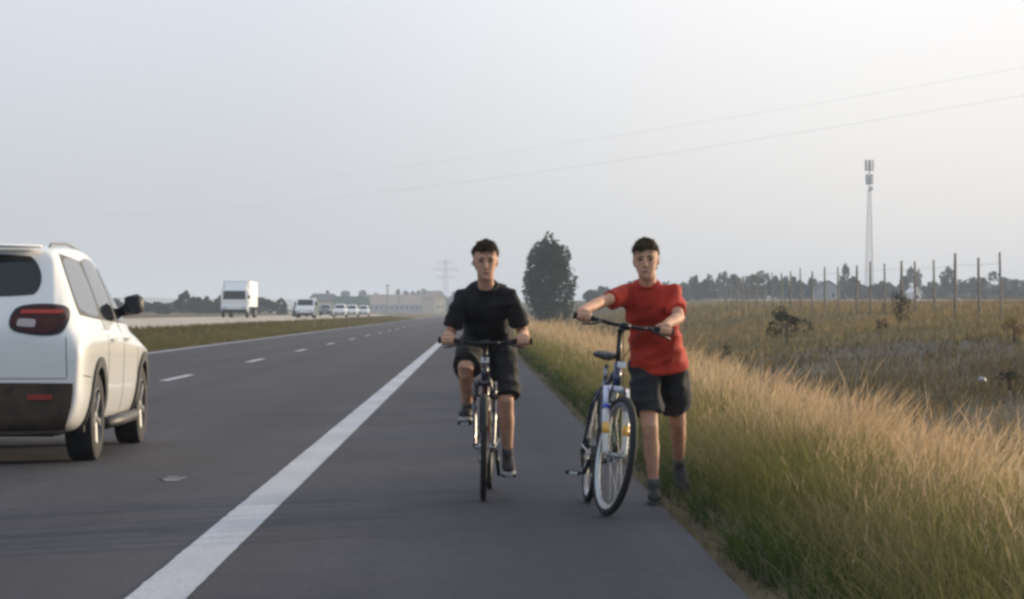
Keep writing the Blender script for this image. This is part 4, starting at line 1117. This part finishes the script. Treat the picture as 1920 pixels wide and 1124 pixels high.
    mb = MB(); mb.lathe([(.01, -.018), (.05, -.018), (.03, .014), (.01, .014)], Matrix.Translation(ra + Vector((0, -.045, 0))) @ Matrix.Rotation(R(90), 4, 'X'), 20); mb.tube([ra + Vector((.01, -.07, -.03)), ra + Vector((.03, -.062, -.06)), ra + Vector((.055, -.06, -.13))], [.012, .012, .008], 8); mb.build('derailleur', m_crank, root)
    bpy.context.view_layer.update()
    return root, grips, pedals

m_dark_fr = mat('dark_frame', (.03, .022, .03), .25, coat=.6)
m_red_fr = mat('dark_red_frame', (.12, .02, .02), .25, coat=.6)
m_blue_fr = mat('blue_frame', (.018, .026, .085), .25, coat=.6)
m_pale_fr = mat('lilac_white_fork', (.62, .64, .78), .25, coat=.6)
m_silv_fr = mat('silver_white_fork_leg', (.58, .57, .54), .3, coat=.6)
m_band_b = mat('blue_band', (.02, .05, .42), .3, coat=.5)
m_band_y = mat('yellow_band', (.80, .42, .05), .3, coat=.5)
m_yell_fr = mat('yellow_fork_leg', (.75, .48, .06), .3, coat=.6)

RF, RR_ = Vector((.056, 15.70, 0)), Vector((.098, 16.80, 0)); d = (RF - RR_).normalized()
rb_loc = RF - d * .62
bikeR, gripsR, pedR = make_bike('bicycle', 'dark bicycle ridden by the cyclist in black', rb_loc, math.atan2(d.y, d.x), 0, R(2), .965, .285, R(80), m_dark_fr, m_dark_fr, m_red_fr, m_brim_dark, .33, False, .89)
WF = Vector((.751, 14.54, 0)); d = Vector((.061, -.998, 0)).normalized(); wb_loc = WF - d * .62
bikeW, gripsW, pedW = make_bike('bicycle', 'dark blue mountain bicycle with pale fork pushed by the person in red', wb_loc, math.atan2(d.y, d.x), R(-6), R(11), 1.085, .30, R(215), m_blue_fr, m_pale_fr, m_silv_fr, m_brim, .345, True, .90)

# ================================================================== people
m_skin = mat('tanned_skin', (.56, .315, .21), .62, var=.16, scale=18, spec=.25, bump=.2, bscale=180)
m_hairb = mat('brown_hair', (.040, .024, .015), .8, spec=.15, var=.3, scale=40, bump=.5, bscale=120)
m_hairo = mat('dark_blond_hair', (.05, .036, .018), .8, spec=.15, var=.3, scale=40, bump=.5, bscale=120)
m_shirt_k = mat('black_cotton', (.012, .012, .014), .9, var=.2, scale=10)
m_shirt_r = mat('red_cotton', (.44, .030, .012), .85, var=.16, scale=7, bump=.25, bscale=220)
m_short_k = mat('charcoal_cloth', (.017, .017, .018), .9, var=.25, scale=10)
m_short_g = mat('dark_grey_cloth', (.022, .022, .027), .9, var=.25, scale=10)
m_shoe = mat('dark_shoe', (.02, .019, .018), .7, var=.2, scale=20)
m_sole = mat('pale_sole', (.45, .44, .42), .7)
m_sole_d = mat('dark_sole', (.05, .048, .045), .8)
m_eye = mat('eye_dark', (.02, .014, .01), .15)
m_lip = mat('lip', (.30, .12, .09), .5)
m_sock = mat('sock_grey', (.10, .10, .10), .9)

def ik(a, c, l1, l2, pole):
    a, c = Vector(a), Vector(c); d = c - a; L = min(d.length, (l1 + l2) * .999); dn = d.normalized()
    x = (l1 * l1 - l2 * l2 + L * L) / (2 * L); h = math.sqrt(max(0, l1 * l1 - x * x))
    p = Vector(pole); p = (p - dn * p.dot(dn)).normalized()
    return a + dn * x + p * h

def remeshed(mb, name, m, parent, voxel, smooth_it=4, wrinkle=0.0, wscale=9.0, fold=0.0):
    o = mb.build(name, m, parent)
    r = o.modifiers.new('r', 'REMESH'); r.mode = 'VOXEL'; r.voxel_size = voxel
    s = o.modifiers.new('s', 'SMOOTH'); s.factor = .5; s.iterations = smooth_it
    bake(o); me = o.data
    if wrinkle:
        co = np.zeros(len(me.vertices) * 3, np.float32); no = co.copy()
        me.vertices.foreach_get('co', co); me.vertices.foreach_get('normal', no); co = co.reshape(-1, 3); no = no.reshape(-1, 3)
        am = np.array([noise.noise(q) + .6 * noise.noise(Vector((q.x * 2.2, q.y * 2.2, q.z * .9 + 7))) + fold * (.35 - abs(noise.noise(Vector((q.x * .55 + q.z * .35, q.y * .55 - q.z * .3, q.z * 1.1 + 3))))) for q in (Vector(c) * wscale for c in co.tolist())])
        me.vertices.foreach_set('co', (co + no * (wrinkle * am)[:, None]).astype(np.float32).ravel()); me.update()
    if not me.materials: me.materials.append(m)
    me.polygons.foreach_set('use_smooth', [True] * len(me.polygons))
    return o

def make_person(name, label, root_loc, rot, J, hair_m, shirt_m, short_m, sole_m):
    root = tag(empty(name, root_loc, rot), label, 'person')
    V = Vector; pel, che, nek = V(J['pelvis']), V(J['chest']), V(J['neck'])
    L = V(J.get('lat', (0, 1, 0))).normalized(); up = (che - pel).normalized(); fw = L.cross(up).normalized()
    Lp = V(J.get('latp', L)).normalized()
    body = MB(); shirt = MB(); shorts = MB()
    # torso
    sw = J.get('sw', .9)
    def sec(c, w, dd, lat=L, f=fw): return (c, lat * w * sw, f * dd * (.5 + .5 * sw))
    body.loft([sec(pel - up * .10, .10, .08, Lp), sec(pel, .150, .10, Lp), sec(pel.lerp(che, .45), .128, .085), sec(pel.lerp(che, .8), .150, .098), sec(che, .150, .085), sec(che + (nek - che) * .6, .075, .06), sec(nek, .052, .052)])
    back = fw * .004
    shirt.loft([sec(pel - up * J.get('shirt', .085) + fw * .014, .200, .158, Lp), sec(pel - up * .005 + fw * .008, .190, .148, Lp), sec(pel.lerp(che, .25), .172, .124), sec(pel.lerp(che, .5), .160, .114), sec(pel.lerp(che, .78), .176, .120), sec(che + back, .178, .100), sec(che + (nek - che) * .35 + back, .150, .092), sec(che + (nek - che) * .72 + back, .086, .074), sec(che + (nek - che) * .86 + back, .068, .066)], 24, 2.5)
    # head
    hc, hf = V(J['head']), V(J['face']).normalized(); hu = V(J.get('headup', (0, 0, 1))); hu = (hu - hf * hu.dot(hf)).normalized(); hl = hu.cross(hf).normalized()
    body.tube([nek - (nek - che) * .3, nek, hc - hu * .07 - hf * .02], [.058, .052, .054], 14)
    def hs(t, w, f, bk): return (hc + hu * t + hf * ((f - bk) / 2), hl * w, hf * ((f + bk) / 2))
    body.loft([hs(-.116, .018, .078, -.040), hs(-.106, .034, .086, -.010), hs(-.085, .048, .089, .02), hs(-.05, .060, .086, .06), hs(-.012, .068, .083, .085), hs(.03, .072, .084, .094), hs(.065, .070, .076, .094), hs(.09, .059, .058, .08), hs(.108, .038, .034, .055), hs(.115, .012, .012, .02)], 20)
    P = lambda f, l, u: hc + hf * f + hl * l + hu * u
    body.tube([P(.078, 0, .018), P(.092, 0, -.008), P(.104, 0, -.03), P(.092, 0, -.04)], [.006, .0085, .0115, .009], 10)
    for s in (-1, 1):
        body.ball(P(-.005, s * .072, -.012), (.016, .009, .03), 10, Matrix((hf, hl, hu)).transposed())
        body.tube([P(.080, s * .012, .020), P(.080, s * .035, .024), P(.066, s * .052, .018)], .0055, 8)
    body.ball(P(.084, 0, -.066), (.008, .022, .009), 10, Matrix((hf, hl, hu)).transposed())
    body.ball(P(.082, 0, -.100), .014, 8)
    # arms
    for s, k in ((1, 'l'), (-1, 'r')):
        sh, el, wr = V(J['sh' + k]), V(J['el' + k]), V(J['wr' + k])
        body.tube([sh.lerp(che, .25), sh, sh.lerp(el, .35), el, el.lerp(wr, .3), el.lerp(wr, .75), wr], [.034, .037, .038, .035, .037, .028, .024], 14)
        sl = sh.lerp(el, .66); shirt.tube([che.lerp(sh, .55), sh + (sh - el).normalized() * .0, sh.lerp(el, .3), sl, sh.lerp(el, .72)], [.068, .060, .056, .055, .056], 16)
        # hand closed round the grip
        G, A = J['grip' + k]; G, A = V(G), V(A).normalized()
        bk = (wr - G); bk = (bk - A * bk.dot(A)).normalized(); tp = A.cross(bk)
        if tp.z < 0: tp = -tp
        kn = G + tp * .030 + bk * .006
        palm_w = .040
        body.loft([(wr, A * .024, tp * .018), (wr.lerp(kn, .35) + tp * .004, A * .032, tp * .016), (wr.lerp(kn, .75) + tp * .006, A * palm_w, tp * .0155), (kn + tp * .002 - bk * .004, A * palm_w, tp * .013)], 14)
        for q, (off, ln) in enumerate(((-.0335, .95), (-.0115, 1.05), (.0105, 1.0), (.0315, .85))):
            pts = [kn + A * off + bk * .01]
            for ang in (58, 8, -48, -100):
                a = R(ang); pts.append(G + A * off + (-bk * math.cos(a) + tp * math.sin(a)) * (.0265 * ln + .002))
            body.tube(pts, [.0095, .0092, .0086, .0078, .006], 8)
        ia = -s  # thumb leaves the inner side of the palm and closes under the bar
        inner = A * -1
        tb = wr.lerp(kn, .45) + inner * .028
        body.tube([tb, G + inner * .046 + bk * .018 + tp * .004, G + inner * .046 - bk * .004 - tp * .024, G + inner * .036 - bk * .024 - tp * .014], [.014, .0115, .010, .0075], 8)
    # legs
    for s, k in ((1, 'l'), (-1, 'r')):
        hp, kn, an = V(J['hip' + k]), V(J['kn' + k]), V(J['an' + k])
        sh_dir = (an - kn).normalized(); calf = -(V(J['toe' + k]).normalized())
        body.tube([hp, hp.lerp(kn, .3), hp.lerp(kn, .75), hp.lerp(kn, .9) - calf * .002, kn - calf * .004, kn.lerp(an, .10) - calf * .002, kn.lerp(an, .18), kn.lerp(an, .34) + calf * .014, kn.lerp(an, .6) + calf * .008, kn.lerp(an, .9), an], [.080, .078, .060, .052, .051, .049, .047, .051, .041, .030, .031], 14)
        hem = J.get('hem', .80)
        shorts.tube([pel.lerp(hp, .7) + up * .02, hp, hp.lerp(kn, .3), hp.lerp(kn, .6), hp.lerp(kn, hem - .03), hp.lerp(kn, hem)], [.088, .092, .094, .092, .094, .095], 18)
        # shoe
        f = V(J['toe' + k]).normalized(); u = V(J.get('foot_up' + k, (0, 0, 1))); u = (u - f * u.dot(f)).normalized(); l = u.cross(f)
        b0 = an - u * .083
        mb = MB(); S = lambda x, w, h, z=0.022: (b0 + f * x + u * (z + h / 2), l * w, u * (h / 2))
        mb.loft([S(-.072, .016, .045), S(-.062, .030, .074), S(-.03, .036, .092), S(.01, .037, .090), S(.05, .038, .070), S(.10, .043, .056), S(.145, .042, .045), S(.172, .032, .034), S(.184, .014, .020)], 16, 2.4)
        so = mb.build('shoe', m_shoe, root, True)
        mb = MB(); S2 = lambda x, w: (b0 + f * x + u * .012, l * w, u * .012)
        mb.loft([S2(-.078, .014), S2(-.066, .033), S2(-.03, .038), S2(.02, .036), S2(.09, .045), S2(.145, .045), S2(.176, .034), S2(.190, .014)], 16, 3.5)
        mb.build('sole', sole_m, so)
        mb = MB(); mb.tube([an - u * .01, an + (kn - an).normalized() * .045, an + (kn - an).normalized() * .07], [.037, .036, .037], 14); mb.build('sock', m_sock, root, True)
    shorts.loft([sec(pel - up * .115, .11, .095, Lp), sec(pel - up * .06, .165, .12, Lp), sec(pel + up * .03, .160, .112, Lp), sec(pel + up * .05, .155, .108, Lp)], 20)
    remeshed(body, 'body', m_skin, root, .0055, 3)
    remeshed(shirt, 't_shirt', shirt_m, root, .007, 4, .0085, 10, 4.2)
    remeshed(shorts, 'shorts', short_m, root, .007, 4, .008, 10, 4.0)
    # neckband and hems stitched on the shirt
    nb = MB(); c0 = che + (nek - che) * .84 + back; e1 = L; e2 = (nek - che).normalized(); e3 = L.cross(e2).normalized()
    nb.tube([c0 + e1 * .071 * math.cos(a) + e3 * .069 * math.sin(a) for a in [2 * math.pi * q / 20 for q in range(20)]], .0075, 6, closed=True); nb.build('neckband', shirt_m, root, True)
    # eyes, mouth, hair
    for s in (-1, 1):
        mb = MB(); mb.ball(P(.0795, s * .030, .004), (.007, .012, .0065), 8, Matrix((hf, hl, hu)).transposed()); mb.build('eye', m_eye, root, True)
        mb = MB(); mb.tube([P(.0845, s * .013, .021), P(.0835, s * .030, .026), P(.070, s * .049, .020)], [.0035, .004, .002], 6); mb.build('eyebrow', hair_m, root, True)
    mb = MB(); mb.ball(P(.0905, 0, -.066), (.004, .021, .0055), 8, Matrix((hf, hl, hu)).transposed()); mb.build('mouth', m_lip, root, True)
    hm = MB(); hm.loft([hs(-.07, .050, -.045, .082), hs(-.045, .066, -.028, .094), hs(-.005, .0755, -.012, .104), hs(.035, .080, .012, .110), hs(.060, .0795, .080, .110), hs(.085, .070, .078, .098), hs(.108, .052, .056, .076), hs(.122, .030, .032, .045), hs(.127, .010, .012, .018)], 20)
    hair = remeshed(hm, 'hair', hair_m, root, .005, 2, .010, 30)
    hr = random.Random(len(label)); tuft = MB(); vs = hair.data.vertices
    for q in range(900):                                                # loose tufts lying over the scalp
        v = vs[hr.randrange(len(vs))]; n = v.normal.copy(); dn = (-hu * .9 + hf * .7 * n.dot(hf) + hl * hr.uniform(-.5, .5)) if (v.co - hc).dot(hu) > -.02 else -hu
        dn = (dn - n * dn.dot(n)); t = (dn.normalized() if dn.length > 1e-4 else hl); ln = hr.uniform(.014, .034); sd = n.cross(t) * hr.uniform(.002, .0045)
        p = v.co - n * .002; tuft.add([p - sd, p + sd, p + t * ln * .6 + n * ln * .32 + sd * .6, p + t * ln + n * ln * hr.uniform(.1, .5), p + t * ln * .6 + n * ln * .32 - sd * .6], [(0, 1, 2, 4), (4, 2, 3)])
    tuft.build('hair_tufts', hair_m, hair)
    return root

# rider, in the bicycle's own frame
J = dict(pelvis=(-.17, 0, .985), sw=.86, chest=(.165, 0, 1.245), neck=(.235, 0, 1.345), head=(.300, 0, 1.483), face=(1, 0.06, -.16),
         shl=(.185, .145, 1.248), shr=(.18, -.145, 1.242), hipl=(-.15, .085, .955), hipr=(-.15, -.085, .955))
for s, k in ((1, 'l'), (-1, 'r')):
    G, A = gripsR[s]; wr = G + Vector((-.065, 0, .030)); J['grip' + k] = (G, A); J['wr' + k] = wr
    J['el' + k] = ik(J['sh' + k], wr, .265, .235, (-.7, s * .40, -1.0))
    pc = pedR[s]; tilt = R(-8 if s > 0 else 4); f = Vector((math.cos(tilt), s * .06, math.sin(tilt))).normalized()
    J['toe' + k] = f; u = Vector((0, 0, 1)); u = (u - f * u.dot(f)).normalized()
    an = pc + u * (.083 + .012) - f * .10 + Vector((0, s * -.005, 0)); J['an' + k] = an; J['foot_up' + k] = u
    J['kn' + k] = ik(J['hip' + k], an, .405, .40, (1, s * .06, .2))
J['hem'] = .93
make_person('person', 'person in black t-shirt and dark shorts riding the dark bicycle', bikeR.location, bikeR.rotation_euler, J, m_hairb, m_shirt_k, m_short_k, m_sole)

# person on foot pushing the blue bicycle; frame: x towards the camera, y to the right of the picture
WL = Vector((1.10, 15.56, 0)); Wrot = (0, 0, R(-90))
WM = Matrix.Translation(WL) @ Matrix.Rotation(R(-90), 4, 'Z'); WI = WM.inverted()
def wl(p): return WI @ Vector(p)
J = dict(pelvis=(-.02, .015, .885), chest=(.17, -.05, 1.255), neck=(.205, -.062, 1.345), head=(.25, -.075, 1.475), face=(1, -.10, -.10), headup=(0, -.05, 1), lat=(.06, 1, .03), latp=(-.05, 1, 0),
         shl=(.165, .098, 1.258), shr=(.19, -.200, 1.262), hipl=(-.03, .095, .85), hipr=(.0, -.07, .85))
bm_w = bikeW.matrix_world
for s, k in ((1, 'l'), (-1, 'r')):
    G, A = gripsW[s]; G = wl(bm_w @ G); A = (WI.to_3x3() @ (bm_w.to_3x3() @ A))
    el_pole = (.0, 1.0, -.75) if s > 0 else (-.1, -1.0, .25)
    wr = G + Vector((-.062, s * .012, .034)); J['grip' + k] = (G, A); J['wr' + k] = wr
    J['el' + k] = ik(J['sh' + k], wr, .285, .255, el_pole)
J['anr'] = wl((1.088, 15.52, .083)); J['toer'] = Vector((1, -.05, 0)); J['knr'] = ik(J['hipr'], J['anr'], .392, .392, (1, 0, .1))
f = Vector((.80, .12, -.55)).normalized(); J['toel'] = f; J['anl'] = wl((1.285, 16.02, .195)); J['knl'] = ik(J['hipl'], J['anl'], .40, .40, (1, .05, .1))
u = Vector((.5, 0, .8)); J['foot_upl'] = (u - f * u.dot(f)).normalized()
J['hem'] = .80; J['shirt'] = .035
make_person('person', 'person in red t-shirt walking beside the grass pushing the dark blue bicycle', WL, Wrot, J, m_hairo, m_shirt_r, m_short_g, m_sole_d)
# ================================================================== litter
def scrap(name, label, loc, size, m, seed):
    rng = random.Random(seed); bm = bmesh.new(); bmesh.ops.create_icosphere(bm, subdivisions=2, radius=1)
    for v in bm.verts:
        n = noise.noise(v.co * 1.9 + Vector((seed, 0, 0))); k = 1 + .7 * n + .25 * noise.noise(v.co * 5)
        v.co = Vector((v.co.x * size[0] * k, v.co.y * size[1] * k, max(-.3, v.co.z + .35 * n) * size[2] * k))
    zmin = min(v.co.z for v in bm.verts)
    for v in bm.verts: v.co.z -= zmin
    me = bpy.data.meshes.new(name); bm.to_mesh(me); bm.free()
    o = link_mesh(name, me, m, None, True); o.location = loc; tag(o, label, 'litter'); return o
m_bag = mat('thin_white_plastic', (.62, .63, .64), .5, var=.1, scale=12)
m_bag2 = mat('greyish_plastic', (.42, .43, .45), .6, var=.2, scale=12)
yy = 52.; xx = (1845 - U0) * yy / F_PX
scrap('plastic_bag', 'small white plastic bag lying in the ditch grass at the right', (xx, yy, gz(xx, yy) + .22), (.07, .08, .07), m_bag2, 9)

# ================================================================== air
hz = bpy.data.materials.new('air'); hz.use_nodes = True; nt = hz.node_tree; nt.nodes.clear()
out = nt.nodes.new('ShaderNodeOutputMaterial'); pv = nt.nodes.new('ShaderNodeVolumePrincipled')
pv.inputs['Color'].default_value = (.74, .85, 1.0, 1); pv.inputs['Density'].default_value = HAZE_D; pv.inputs['Anisotropy'].default_value = .0
nt.links.new(pv.outputs['Volume'], out.inputs['Volume'])
mb = MB(); mb.box((0, 4500, 28.5), (6400, 9300, 69)); o = mb.build('haze', hz)
tag(o, 'pale evening haze over the whole place', 'haze', kind='stuff')
